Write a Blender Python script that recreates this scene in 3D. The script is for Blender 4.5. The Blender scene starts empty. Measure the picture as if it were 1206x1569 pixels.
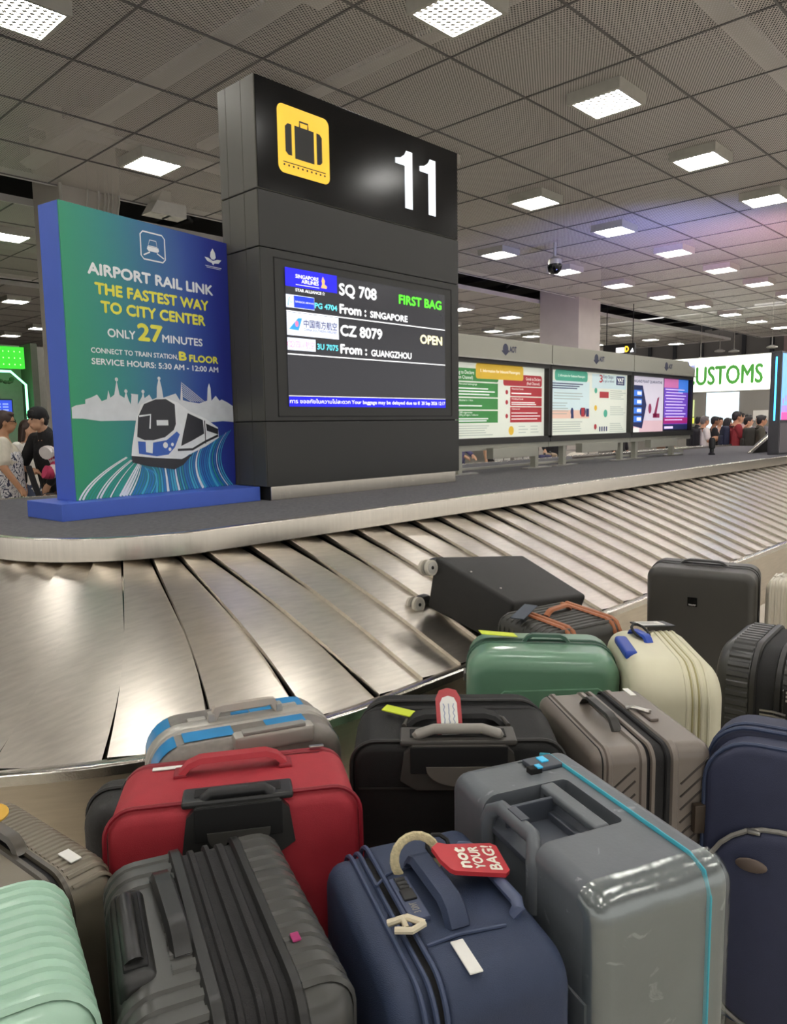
import bpy, bmesh, math, random
from mathutils import Vector, Matrix
S = bpy.context.scene
COL = S.collection
PI = math.pi
rnd = random.Random(7)

# ------------------------------------------------------------------ camera, world, exposure
CAM_H = 1.55
cd = bpy.data.cameras.new('camera'); cam = bpy.data.objects.new('camera', cd); COL.objects.link(cam)
yaw, pitch, roll = math.radians(43.894), math.radians(-6.630), math.radians(.8714)
f = Vector((math.cos(yaw)*math.cos(pitch), math.sin(yaw)*math.cos(pitch), math.sin(pitch)))
r0 = Vector((math.sin(yaw), -math.cos(yaw), 0)); d0 = f.cross(r0)
rr = r0*math.cos(roll) + d0*math.sin(roll); dd = d0*math.cos(roll) - r0*math.sin(roll)
cam.matrix_world = Matrix(((rr.x, -dd.x, -f.x, 0), (rr.y, -dd.y, -f.y, 0), (rr.z, -dd.z, -f.z, CAM_H), (0, 0, 0, 1)))
cd.sensor_fit = 'VERTICAL'; cd.sensor_height = 24.0; cd.lens = 1145.16/1569*24.0
cd.clip_start = .05; cd.clip_end = 200
S.camera = cam
S.view_settings.view_transform = 'Standard'; S.view_settings.look = 'None'
S.view_settings.gamma = 1; S.view_settings.use_curve_mapping = False
S.view_settings.exposure = .55
wd = bpy.data.worlds.new('hall_ambient'); S.world = wd; wd.use_nodes = True
wb = wd.node_tree.nodes['Background']; wb.inputs[0].default_value = (.93, .91, .88, 1); wb.inputs[1].default_value = .85
LAMP = 20.0          # radiance of the ceiling luminaires

# ------------------------------------------------------------------ materials
def rgb(h):
    h = h.lstrip('#'); c = [int(h[i:i+2], 16)/255 for i in (0, 2, 4)]
    return tuple((x/12.92 if x <= .04045 else ((x+.055)/1.055)**2.4) for x in c) + (1,)
MATS = {}
def mat(name, col, rough=.5, metal=0., var=.06, nscale=14., bump=0., bscale=220., coat=0., emit=0., stretch=(1, 1, 1), spec=.5, rvar=.0):
    if name in MATS: return MATS[name]
    m = bpy.data.materials.new(name); m.use_nodes = True; MATS[name] = m
    nt = m.node_tree; N = nt.nodes; L = nt.links; b = N['Principled BSDF']
    c = rgb(col) if isinstance(col, str) else col
    b.inputs['Roughness'].default_value = rough; b.inputs['Metallic'].default_value = metal
    b.inputs['Coat Weight'].default_value = coat; b.inputs['Specular IOR Level'].default_value = spec
    tc = N.new('ShaderNodeTexCoord'); mp = N.new('ShaderNodeMapping'); mp.inputs['Scale'].default_value = stretch
    L.new(tc.outputs['Object'], mp.inputs[0])
    nz = N.new('ShaderNodeTexNoise'); nz.inputs['Scale'].default_value = nscale; nz.inputs['Detail'].default_value = 4
    L.new(mp.outputs[0], nz.inputs['Vector'])
    mr = N.new('ShaderNodeMapRange'); mr.inputs[1].default_value = .25; mr.inputs[2].default_value = .75
    mr.inputs[3].default_value = 1-var; mr.inputs[4].default_value = 1+var
    L.new(nz.outputs[0], mr.inputs[0])
    mx = N.new('ShaderNodeVectorMath'); mx.operation = 'SCALE'; mx.inputs[0].default_value = c[:3]
    L.new(mr.outputs[0], mx.inputs['Scale']); L.new(mx.outputs[0], b.inputs['Base Color'])
    if rvar:
        m2 = N.new('ShaderNodeMapRange'); m2.inputs[1].default_value = .3; m2.inputs[2].default_value = .7
        m2.inputs[3].default_value = max(.02, rough-rvar); m2.inputs[4].default_value = rough+rvar
        L.new(nz.outputs[0], m2.inputs[0]); L.new(m2.outputs[0], b.inputs['Roughness'])
    if bump:
        n2 = N.new('ShaderNodeTexNoise'); n2.inputs['Scale'].default_value = bscale; n2.inputs['Detail'].default_value = 2
        L.new(mp.outputs[0], n2.inputs['Vector'])
        bp = N.new('ShaderNodeBump'); bp.inputs['Strength'].default_value = bump; bp.inputs['Distance'].default_value = .004
        L.new(n2.outputs[0], bp.inputs['Height']); L.new(bp.outputs[0], b.inputs['Normal'])
    if emit:
        b.inputs['Emission Color'].default_value = c; b.inputs['Emission Strength'].default_value = emit
    return m

def steel(name, col, rough, scratch=.15, sx=(1, 1, 1), rv=.08):
    m = mat(name, col, rough, 1., rv, 40., scratch, 160., stretch=sx)
    return m

M_white_trim = mat('white_trim', '#d8d6d0', .5)
M_lamp_body = mat('lamp_body', '#b9b7ae', .5)
M_chrome = mat('chrome', '#b4b1ab', .32, 1., .03)
M_blackp = mat('black_plastic', '#1b1b1c', .38, 0, .1, 30)
M_greyp = mat('grey_plastic', '#8d8a84', .42, 0, .06, 30)
M_silverp = mat('silver_plastic', '#b5b1a8', .35, .3, .05)
M_rubber = mat('rubber', '#151515', .7)
M_zip = mat('zip_tape', '#201f20', .75, 0, .1, 60, .3, 500)
M_paper = mat('paper', '#e9e7e1', .7, 0, .03)

# ------------------------------------------------------------------ mesh helpers
class MB:
    def __init__(s): s.v = []; s.f = []; s.items = []
    def add(s, vs, fs, M=None):
        o = len(s.v); s.items.append((o, o+len(vs)))
        s.v += [tuple(M @ Vector(v)) if M is not None else tuple(v) for v in vs]
        s.f += [tuple(i+o for i in q) for q in fs]
        return s
    def box(s, c, d, bev=0., seg=2, M=None):
        x, y, z = d[0]/2, d[1]/2, d[2]/2
        if not bev:
            vs = [(c[0]+a*x, c[1]+b*y, c[2]+e*z) for a in (-1, 1) for b in (-1, 1) for e in (-1, 1)]
            return s.add(vs, [(0, 1, 3, 2), (4, 6, 7, 5), (0, 4, 5, 1), (2, 3, 7, 6), (0, 2, 6, 4), (1, 5, 7, 3)], M)
        bm = bmesh.new(); bmesh.ops.create_cube(bm, size=1)
        for v in bm.verts: v.co = Vector((c[0]+v.co.x*d[0], c[1]+v.co.y*d[1], c[2]+v.co.z*d[2]))
        bmesh.ops.bevel(bm, geom=bm.edges[:], offset=min(bev, min(d)*.49), segments=seg, affect='EDGES', profile=.5)
        bm.verts.index_update()
        s.add([v.co[:] for v in bm.verts], [[v.index for v in q.verts] for q in bm.faces], M); bm.free(); return s
    def tube(s, pts, r, n=8, M=None, closed=False, caps=True, flat=None, up=None):
        # r: radius or list; flat: second radius factor along 'up'
        P = [Vector(p) for p in pts]; k = len(P); vs = []; fs = []
        rs = r if isinstance(r, (list, tuple)) else [r]*k
        prev = None
        for i, p in enumerate(P):
            t = (P[(i+1) % k]-P[i-1]) if closed else (P[min(i+1, k-1)]-P[max(i-1, 0)])
            t.normalize()
            if up is not None: a = Vector(up) - t*t.dot(Vector(up))
            elif prev is None: a = t.orthogonal()
            else: a = prev - t*t.dot(prev)
            a.normalize(); prev = a; b = t.cross(a)
            fl = flat if flat else 1
            for j in range(n):
                w = 2*PI*j/n + PI/n
                vs.append(p + a*math.cos(w)*rs[i]*fl + b*math.sin(w)*rs[i])
        for i in range(k if closed else k-1):
            for j in range(n):
                fs.append((i*n+j, i*n+(j+1) % n, ((i+1) % k)*n+(j+1) % n, ((i+1) % k)*n+j))
        if caps and not closed:
            fs.append(tuple(range(n))[::-1]); fs.append(tuple((k-1)*n+j for j in range(n)))
        return s.add(vs, fs, M)
    def cyl(s, a, b, r, n=16, M=None, r2=None):
        return s.tube([a, b], [r, r if r2 is None else r2], n, M)
    def prism(s, poly, y0, y1, M=None, axes='xz'):
        k = len(poly)
        g = (lambda p, y: (p[0], y, p[1])) if axes == 'xz' else (lambda p, y: (p[0], p[1], y)) if axes == 'xy' else (lambda p, y: (y, p[0], p[1]))
        vs = [g(p, y0) for p in poly] + [g(p, y1) for p in poly]
        fs = [tuple(range(k)), tuple(range(2*k-1, k-1, -1))] + [(i, i+k, (i+1) % k+k, (i+1) % k) for i in range(k)]
        return s.add(vs, fs, M)
    def lathe(s, prof, n=20, M=None):
        k = len(prof); vs = [(r*math.cos(2*PI*j/n), r*math.sin(2*PI*j/n), z) for r, z in prof for j in range(n)]
        fs = [(i*n+j, i*n+(j+1) % n, (i+1)*n+(j+1) % n, (i+1)*n+j) for i in range(k-1) for j in range(n)]
        fs += [tuple(range(n))[::-1], tuple((k-1)*n+j for j in range(n))]
        return s.add(vs, fs, M)
    def ball(s, c, rx, ry=None, rz=None, n=16, m=10, M=None):
        ry = rx if ry is None else ry; rz = rx if rz is None else rz
        vs = []; fs = []
        for i in range(m+1):
            a = PI*i/m
            for j in range(n):
                b = 2*PI*j/n; vs.append((c[0]+rx*math.sin(a)*math.cos(b), c[1]+ry*math.sin(a)*math.sin(b), c[2]+rz*math.cos(a)))
        fs = [(i*n+j, (i+1)*n+j, (i+1)*n+(j+1) % n, i*n+(j+1) % n) for i in range(m) for j in range(n)]
        return s.add(vs, fs, M)
    def limb(s, pts, rs, M=None):
        # tapered tube with ball ends and ball joints
        for i in range(len(pts)): s.ball(pts[i], rs[i], n=12, m=8, M=M)
        s.tube(pts, list(rs), 12, M)
        return s
    def strip(s, path, nrm, w, h, wd, M=None, closed=False):
        # swept raised bar: path points, normals, width w along wd, height h, bevelled
        wd = Vector(wd); k = len(path); vs = []; fs = []
        b = min(w*.3, h*1.2)
        for p, n in zip(path, nrm):
            p = Vector(p); n = Vector(n)
            vs += [p-wd*w/2-n*.002, p-wd*(w/2-b)+n*h, p+wd*(w/2-b)+n*h, p+wd*w/2-n*.002]
        for i in range(k if closed else k-1):
            for j in range(3):
                fs.append((i*4+j, i*4+j+1, ((i+1) % k)*4+j+1, ((i+1) % k)*4+j))
        if not closed: fs += [(0, 1, 2, 3), tuple((k-1)*4+j for j in (3, 2, 1, 0))]
        return s.add(vs, fs, M)
    def mesh(s, name, m, smooth=True, ang=40, fix=True):
        me = bpy.data.meshes.new(name); me.from_pydata(s.v, [], s.f); me.validate()
        if fix:
            bm = bmesh.new(); bm.from_mesh(me); bmesh.ops.recalc_face_normals(bm, faces=bm.faces[:]); bm.to_mesh(me); bm.free()
        if m: me.materials.append(m)
        if smooth:
            me.shade_smooth(); me.set_sharp_from_angle(angle=math.radians(ang))
        return me
    def build(s, name, m, parent=None, smooth=True, ang=40, fix=True, label=None):
        o = bpy.data.objects.new(name, s.mesh(name, m, smooth, ang, fix)); COL.objects.link(o)
        if smooth: q = o.modifiers.new('weighted', 'WEIGHTED_NORMAL'); q.keep_sharp = True
        if parent: o.parent = parent
        if label: o['label'] = label
        return o

def evaluated(me_obj):
    dg = bpy.context.evaluated_depsgraph_get(); dg.update()
    return bpy.data.meshes.new_from_object(me_obj.evaluated_get(dg), depsgraph=dg)
def skinned(mb, name, m, parent, voxel=.012, smooth=6):
    # fuses overlapping pieces into one continuous surface
    o = bpy.data.objects.new(name, mb.mesh(name, None, False)); COL.objects.link(o)
    r = o.modifiers.new('r', 'REMESH'); r.mode = 'VOXEL'; r.voxel_size = voxel
    q = o.modifiers.new('s', 'SMOOTH'); q.factor = .5; q.iterations = smooth
    me = evaluated(o); me.materials.clear(); me.materials.append(m); me.shade_smooth()
    o.modifiers.clear(); old = o.data; o.data = me; bpy.data.meshes.remove(old); me.name = name
    o.parent = parent
    return o

def thing(name, label, cat, loc=(0, 0, 0), rz=0., group=None):
    o = bpy.data.objects.new(name, None); COL.objects.link(o); o.empty_display_size = .1
    o.location = loc; o.rotation_euler = (0, 0, rz); o['label'] = label; o['category'] = cat
    if group: o['group'] = group
    return o
def tag(o, label, cat, group=None):
    o['label'] = label; o['category'] = cat
    if group: o['group'] = group
    return o
def struct(name, mb, m, parent=None, smooth=False):
    o = mb.build(name, m, parent, smooth)
    if not parent: o['kind'] = 'structure'
    return o

_tc = {}
def text_data(body):
    if body not in _tc:
        c = bpy.data.curves.new('t', 'FONT'); c.body = body; c.size = 1; c.resolution_u = 3
        o = bpy.data.objects.new('t', c); me = bpy.data.meshes.new_from_object(o)
        v = [(p.co.x, p.co.y) for p in me.vertices]; fq = [tuple(p.vertices) for p in me.polygons]
        bpy.data.objects.remove(o); bpy.data.meshes.remove(me); bpy.data.curves.remove(c)
        _tc[body] = (v, fq)
    return _tc[body]
class Sheet:
    """flat artwork on a panel: origin bottom-left O, unit axes ux, uz, normal n (towards the viewer)"""
    def __init__(s, O, ux, uz, n): s.O, s.ux, s.uz, s.n = Vector(O), Vector(ux), Vector(uz), Vector(n)
    def P(s, x, z, o=.001): return s.O + s.ux*x + s.uz*z + s.n*o
    def poly(s, mb, pts, o=.001):
        return mb.add([s.P(x, z, o) for x, z in pts], [tuple(range(len(pts)))])
    def rect(s, mb, x0, z0, x1, z1, o=.001, r=0.):
        if not r: return s.poly(mb, [(x0, z0), (x1, z0), (x1, z1), (x0, z1)], o)
        pts = []
        for cx, cz, a0 in ((x1-r, z0+r, -90), (x1-r, z1-r, 0), (x0+r, z1-r, 90), (x0+r, z0+r, 180)):
            for k in range(7):
                a = math.radians(a0+15*k); pts.append((cx+r*math.cos(a), cz+r*math.sin(a)))
        return s.poly(mb, pts, o)
    def ell(s, mb, x, z, rx, rz=None, o=.001, n=24):
        rz = rz or rx
        return s.poly(mb, [(x+rx*math.cos(2*PI*k/n), z+rz*math.sin(2*PI*k/n)) for k in range(n)], o)
    def line(s, mb, pts, w, o=.001, closed=False):
        k = len(pts)
        vs = []; fs = []
        for i in range(k):
            a = pts[i-1] if (i or closed) else pts[i]; b = pts[(i+1) % k] if (i < k-1 or closed) else pts[i]
            dx, dz = b[0]-a[0], b[1]-a[1]; l = math.hypot(dx, dz) or 1; ww = w[i] if isinstance(w, (list, tuple)) else w
            nx, nz = -dz/l*ww/2, dx/l*ww/2
            vs += [s.P(pts[i][0]+nx, pts[i][1]+nz, o), s.P(pts[i][0]-nx, pts[i][1]-nz, o)]
        for i in range(k if closed else k-1):
            j = (i+1) % k; fs.append((2*i, 2*i+1, 2*j+1, 2*j))
        return mb.add(vs, fs)
    def text(s, mb, body, x0, z0, x1, h, o=.001, bold=0.):
        """cap height h, stretched to span x0..x1 (None keeps the font's own width)"""
        v, fq = text_data(body); a = min(p[0] for p in v); b = max(p[0] for p in v)
        kz = h/.682; kx = kz if x1 is None else (x1-x0)/(b-a)
        words_ = [(v, fq)]
        if h > .055 and ' ' in body:          # large lettering: every word a piece of its own
            iv = sorted((min(v[i][0] for i in q), max(v[i][0] for i in q)) for q in fq); cuts = []; hi = iv[0][1]
            for l, r_ in iv:
                if l > hi+.2: cuts.append((l+hi)/2)
                hi = max(hi, r_)
            words_ = []
            for l, r_ in zip([-1e9]+cuts, cuts+[1e9]):
                ids = [i for i, p in enumerate(v) if l < p[0] < r_]; mp = {q: k for k, q in enumerate(ids)}
                words_.append(([v[i] for i in ids], [tuple(mp[i] for i in q) for q in fq if q[0] in mp]))
        offs = [(0, 0)] if not bold else [(-bold, 0), (bold, 0), (0, bold), (0, -bold), (0, 0)]
        for i, (dx, dz) in enumerate(offs):
            for v_, f_ in words_: mb.add([s.P(x0+(p[0]-a)*kx+dx, z0+p[1]*kz+dz, o+i*.00005) for p in v_], f_)
        return mb
def art(mb, name, m, parent):
    """flat print: pieces lying apart become parts of their own"""
    B = []
    for a, b in mb.items:
        if b > a:
            vs = mb.v[a:b]; B.append([{(a, b)}, [min(v[i] for v in vs) for i in range(3)], [max(v[i] for v in vs) for i in range(3)]])
    go = True
    while go:
        go = False
        for i in range(len(B)):
            for j in range(i+1, len(B)):
                if all(B[i][1][k] < B[j][2][k]+.012 and B[j][1][k] < B[i][2][k]+.012 for k in range(3)):
                    B[i] = [B[i][0] | B[j][0], [min(p) for p in zip(B[i][1], B[j][1])], [max(p) for p in zip(B[i][2], B[j][2])]]; B.pop(j); go = True; break
            if go: break
    for rs, lo, hi in B:
        ids = sorted(i for a, b in rs for i in range(a, b)); mp = {v: k for k, v in enumerate(ids)}
        me = MB(); me.v = [mb.v[i] for i in ids]; me.f = [tuple(mp[i] for i in q) for q in mb.f if q[0] in mp]
        o = me.build(name, m, parent, False, fix=False)
    return o
def flatmat(name, col, emit=0., rough=.45):
    return mat(name, col, rough, 0, .01, emit=emit)

# ------------------------------------------------------------------ the hall
CZ = 4.8
def ceiling_mat(name, thr, col, sx=.046, sy=.028):
    m = bpy.data.materials.new(name); m.use_nodes = True; nt = m.node_tree; N = nt.nodes; L = nt.links
    b = N['Principled BSDF']; b.inputs['Base Color'].default_value = rgb(col); b.inputs['Roughness'].default_value = .45
    b.inputs['Metallic'].default_value = .0
    tc = N.new('ShaderNodeTexCoord'); sp = N.new('ShaderNodeSeparateXYZ'); L.new(tc.outputs['Object'], sp.inputs[0])
    def M(op, a, bb=None):
        n = N.new('ShaderNodeMath'); n.operation = op
        for i, q in enumerate((a, bb)):
            if q is None: continue
            if isinstance(q, (int, float)): n.inputs[i].default_value = q
            else: L.new(q, n.inputs[i])
        return n.outputs[0]
    u = M('DIVIDE', sp.outputs[0], sx); v = M('DIVIDE', sp.outputs[1], sy)
    a = M('ABSOLUTE', M('SUBTRACT', M('FRACT', M('ADD', u, v)), .5)); c = M('ABSOLUTE', M('SUBTRACT', M('FRACT', M('SUBTRACT', u, v)), .5))
    w = M('LESS_THAN', M('MINIMUM', a, c), thr)
    tr = N.new('ShaderNodeBsdfTransparent'); mx = N.new('ShaderNodeMixShader')
    L.new(w, mx.inputs[0]); L.new(tr.outputs[0], mx.inputs[1]); L.new(b.outputs[0], mx.inputs[2])
    L.new(mx.outputs[0], N['Material Output'].inputs[0])
    return m
M_mesh = ceiling_mat('expanded_metal', .235, '#cdc8c2')
M_grid = mat('ceiling_grid', '#6c6967', .5)
M_plenum = mat('plenum', '#262525', .9)
M_floor = mat('terrazzo', '#d0c9bd', .22, 0, .05, 6)
M_conc = mat('painted_concrete', '#c3bdb4', .7, 0, .05, 3, .08, 40)
M_dark = mat('dark_steelwork', '#1c1c1e', .7)
M_duct = mat('galvanised_duct', '#dcd8d6', .45, 0, .08, 3)

struct('floor', MB().box((12, 8, -.05), (70, 60, .1)), M_floor)
zones = [(-14, 32, -9.66, 10.4), (-2, 32, 11.58, 17.25), (-2, 32, 18.0, 30.6)]
for x0, x1, y0, y1 in zones:
    mb = MB().add([(x0, y0, CZ), (x1, y0, CZ), (x1, y1, CZ), (x0, y1, CZ)], [(0, 3, 2, 1)])
    struct('ceiling', mb, M_mesh)
struct('ceiling', MB().box((9, 10.5, 6.3), (48, 42, .1)), M_plenum)
g = MB()
for x0, x1, y0, y1 in zones[:2]:
    x = 5.50-1.18*16
    while x < x1:
        if x > x0: g.box((x, (y0+y1)/2, CZ-.004), (.016, y1-y0, .012))
        x += 1.18
    y = 4.50-1.18*12
    while y < y1+.01:
        if y > y0-.01: g.box(((x0+x1)/2, y, CZ-.006), (x1-x0, .018, .014))
        y += 1.18
x0, x1, y0, y1 = zones[2]
for k in range(10): g.box((15, y0+1.18*k+.03, CZ-.006), (34, .018, .014))
for k in range(26): g.box((.5+1.18*k, (y0+y1)/2, CZ-.006), (.016, y1-y0, .014))
struct('trim_1', g, M_grid)
e = MB()
for y in (10.42, 11.56, 17.27, 17.98): e.box((15, y, CZ+.03), (34, .03, .1))
for a, b in ((-9.6, 10.4), (11.58, 17.25), (18, 30.6)): e.box((32.0, (a+b)/2, CZ+.03), (.04, b-a, .1))
struct('trim_2', e, M_duct)
# steelwork and services above the open ceiling
b = MB()
for k in range(20): b.box((.8+1.9*k, 14, 5.75), (.12, 8.4, .2))
for y in (10.7, 11.25, 17.6): b.box((15, y, 5.5), (36, .06, .1))
for k in range(14): b.tube([(1.5+2.3*k, 10.4, 5.05), (2.6+2.3*k, 11.6, 5.05)], .03, 6)
struct('trim_3', b, M_dark)
def duct(label, x0, y0, x1, y1, w, z=5.0, h=.06):
    mb = MB(); c = ((x0+x1)/2, (y0+y1)/2, z); d = (max(abs(x1-x0), w), max(abs(y1-y0), w), h)
    mb.box(c, d, .005)
    tag(mb.build('cable_tray', M_duct), label, 'cable tray', 'cable trays above the ceiling mesh')
duct('pale cable tray above the mesh, running past the top left ceiling light', 2.0, 4.9, 4.4, 4.9, .2)
duct('long pale cable tray above the mesh in line with the tower top', 4.3, 3.0, 4.3, 11.0, .22, 5.15)
duct('pale cable tray above the mesh behind the tower, short crossing piece', 4.2, 9.2, 7.2, 9.2, .24, 5.1)
duct('pale cable tray above the mesh, right of the large top ceiling light', 4.6, 2.72, 9.2, 2.72, .2, 5.1)
duct('pale cable tray above the mesh, over the middle of the tower', 5.8, 3.4, 5.8, 9.0, .18, 5.25)

def inview(p, mx=0.06):
    v = Vector(p)-cam.location; z = v.dot(f)
    if z < .3: return None
    px, py = 603+1145.16*v.dot(rr)/z, 784.5+1145.16*v.dot(dd)/z
    return (px, py) if -40 < px < 1246 and -40 < py < 620 else None
# luminaires
def lamp_mat():
    m = bpy.data.materials.new('lamp_diffuser'); m.use_nodes = True; nt = m.node_tree; N = nt.nodes; L = nt.links
    b = N['Principled BSDF']; b.inputs['Base Color'].default_value = (.9, .9, .88, 1)
    b.inputs['Emission Color'].default_value = (1, .975, .93, 1)
    tc = N.new('ShaderNodeTexCoord'); sp = N.new('ShaderNodeMapping'); sp.inputs['Rotation'].default_value = (0, 0, PI/4); sp.inputs['Scale'].default_value = (1, 1, .01)
    L.new(tc.outputs['Object'], sp.inputs[0])
    ck = N.new('ShaderNodeTexChecker'); ck.inputs['Scale'].default_value = 26; ck.inputs[1].default_value = (1, 1, 1, 1); ck.inputs[2].default_value = (.22, .22, .22, 1)
    L.new(sp.outputs[0], ck.inputs[0])
    mu = N.new('ShaderNodeMath'); mu.operation = 'MULTIPLY'; mu.inputs[1].default_value = LAMP*1.6
    L.new(ck.outputs[1], mu.inputs[0]); L.new(mu.outputs[0], b.inputs['Emission Strength'])
    return m
M_lamp = lamp_mat()
hb = MB()
for sx, sy, wx, wy in ((0, .262, .56, .036), (0, -.262, .56, .036), (.262, 0, .036, .49), (-.262, 0, .036, .49)): hb.box((sx, sy, -.055), (wx, wy, .11))
hb.box((0, 0, -.02), (.5, .5, .03))
ME_house = hb.mesh('housing', M_lamp_body, False)
ME_diff = MB().box((0, 0, -.095), (.49, .49, .008)).mesh('diffuser', M_lamp, False)
ORD = ['first', 'second', 'third', 'fourth', 'fifth', 'sixth', 'seventh', 'eighth', 'ninth', 'tenth', 'eleventh', 'twelfth', 'thirteenth', 'fourteenth', 'fifteenth', 'sixteenth']
rows = [(-3.21, 0, 'a'), (-.84, 0, 'a'), (1.52, 0, 'a'), (3.88, 1, 'nearest row'), (6.25, 1, 'second nearest row'), (8.6, 1, 'third nearest row'),
        (13.3, 2, 'first row beyond the slot'), (15.66, 2, 'second row beyond the slot'), (19.7, 3, 'nearest row at far left'),
        (22.0, 3, 'second row at far left'), (24.4, 3, 'third row at far left'), (26.8, 3, 'fourth row at far left')]
for y, zone, rn in rows:
    n = 0
    for k in range(-3, 12):
        x = 4.83+2.36*k
        vis = inview((x, y, CZ-.1))
        if zone >= 2 and not vis: continue
        if zone == 3 and (vis[0] > 60): continue
        if vis:
            lab = f'lit square white ceiling light, {ORD[min(n, 15)]} along the {rn}'; n += 1; gp = 'square ceiling lights in view'
        else:
            lab = 'lit square white ceiling light overhead outside the view'; gp = 'square ceiling lights outside the view'
        t = thing('ceiling_light', lab, 'ceiling light', (x, y, CZ), 0, gp)
        for nm, me in (('housing', ME_house), ('diffuser', ME_diff)):
            o = bpy.data.objects.new(nm, me); COL.objects.link(o); o.parent = t

# columns
def column(name, x0, x1, y0, y1):
    mb = MB(); mb.box(((x0+x1)/2, (y0+y1)/2, 2.9), (x1-x0, y1-y0, 5.8), .02, 2)
    o = struct(name, mb, M_conc, smooth=True)
    tag(o, 'pale painted concrete column behind the blue poster' if x0 < 9 else 'wide pale column rising behind the notice boards', 'column')
column('trim_4', 4.44, 5.27, 10.35, 11.25)
column('trim_5', 17.8, 18.95, 10.3, 11.5)
pp = thing('conduit_pipes', 'bundle of grey conduit pipes running down the column behind the poster', 'pipe', (4.8, 10.3, 0))
for dx in (-.03, .13, .22, .27, .33, .42):
    MB().tube([(dx, 0, 0), (dx, 0, 4.55), (dx+.03, .0, 4.7), (dx+.03, 0, 5.2)], .013, 8).build('pipe', M_lamp_body, pp)
tag(MB().tube([(4.425, 10.28, 0), (4.425, 10.28, 5.4)], .022, 8).build('drain_pipe', M_lamp_body), 'single white pipe on the left corner of the column', 'pipe')
bx = MB(); bx.prism([(5.62, 4.62), (5.95, 4.62), (5.95, 4.95), (5.82, 4.95)], 10.1, 10.38); bx.box((6.05, 10.24, 4.72), (.3, .26, .2), .01)
tag(bx.build('junction_box', M_white_trim), 'white metal box and bracket hanging at the ceiling slot behind the poster', 'junction box')

# far walls
M_wall = mat('far_wall', '#57534f', .7, 0, .04, 2)
M_wall2 = mat('grey_wall', '#8f8c86', .6, 0, .04, 2)
struct('wall_right', MB().box((36.2, 12, 3.2), (.3, 44, 6.6)), M_wall)
mu = MB()
for y in (9.2, 11.2, 12.4, 14.3, 15.6, 16.85, 18.6, 20.4): mu.box((36.0, y, 4.4), (.12, .16, 4))
struct('trim_6', mu, M_dark)
mu = MB(); mu.box((35.9, 10.2, 4.4), (.3, .9, 4.2))
struct('trim_7', mu, mat('rust_panel', '#7d6a66', .6))
struct('wall_back', MB().box((9, 30.9, 3.2), (54, .3, 6.6)), M_wall)
struct('wall_left', MB().box((-2.3, 20, 3.2), (.3, 22, 6.6)), M_wall2)

# ------------------------------------------------------------------ baggage carousel
M_plate = steel('brushed_plate', '#c6bfb4', .30, .03, (.22, 1.3, 1), .10)
M_bed = steel('polished_bed', '#5e5a54', .13, .0, (1, 1, 1), .05)
M_edge = steel('brushed_edge', '#cdc6ba', .25, .0, (1.5, 1.5, .1), .05)
M_lip = steel('bright_lip', '#cfcac0', .2, .05)
M_skirt = steel('brushed_skirt', '#c2b7a4', .32, .0, (.15, .15, 2), .07)
M_carpet = mat('ribbed_carpet', '#5f5e60', .95, 0, .45, 90, .6, 300, stretch=(.35, 1.6, 1))
CX, CY0, CY1, RI, RO = 2.03, 4.06, 5.35, .75, 2.0
LC = 1.45*PI/2; L2 = CY1-CY0
def PT(s, rho):
    if s >= 0: return CX+s, CY0-rho
    s = -s
    if s < LC: a = s/1.45; return CX-rho*math.sin(a), CY0-rho*math.cos(a)
    s -= LC
    if s < L2: return CX-rho, CY0+s
    s -= L2
    if s < LC: a = s/1.45; return CX-rho*math.cos(a), CY1+rho*math.sin(a)
    return CX+s-LC, CY1+rho
def BZ(rho): return .45+(RO-rho)*.368
SMIN, SMAX = -(2*LC+L2+13.5), 14.2
def s_samples(fine=.1):
    out = [SMAX, 8, 3, 1, 0]
    k = int(LC/fine)+1
    out += [-LC*i/k for i in range(1, k+1)]
    out += [-LC-L2/2, -LC-L2]
    out += [-LC-L2-LC*i/k for i in range(1, k+1)]
    out += [-(2*LC+L2+2), SMIN]
    return out
def sweep(prof, closed=False):
    mb = MB(); ss = s_samples(); k = len(prof); vs = []; fs = []
    for s in ss:
        for rho, z in prof:
            x, y = PT(s, rho); vs.append((x, y, z))
    for i in range(len(ss)-1):
        for j in range(k if closed else k-1):
            fs.append((i*k+j, i*k+(j+1) % k, (i+1)*k+(j+1) % k, (i+1)*k+j))
    return mb.add(vs, fs)
car = thing('baggage_carousel', 'long brushed-steel baggage carousel with sloping overlapping plates and carpeted island', 'baggage carousel', (0, 0, 0))
dk = MB(); pts = [PT(s, .725) for s in s_samples()]
dk.add([(x, y, 1.031) for x, y in pts], [tuple(range(len(pts)))]); dk.build('deck_carpet', M_carpet, car, False)
sweep([(.715, 1.028), (.728, 1.036), (.765, 1.036), (.772, 1.030), (.772, .925), (.752, .918), (.70, .918)]).build('deck_edge', M_edge, car, ang=50)
sweep([(.69, .93), (.69, .3)]).build('inner_frame', M_dark, car)
sweep([(.70, BZ(.70)-.026), (1.2, BZ(1.2)-.026), (1.6, BZ(1.6)-.026), (2.0, BZ(2.0)-.026)]).build('plate_bed', M_bed, car)
sweep([(1.97, .43), (1.985, .462), (2.03, .468), (2.04, .460), (2.04, .428), (2.02, .42)]).build('outer_lip', M_lip, car, ang=50)
sweep([(2.02, .425), (2.02, .0)]).build('side_skirt', M_skirt, car)
PITCH = .262
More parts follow.
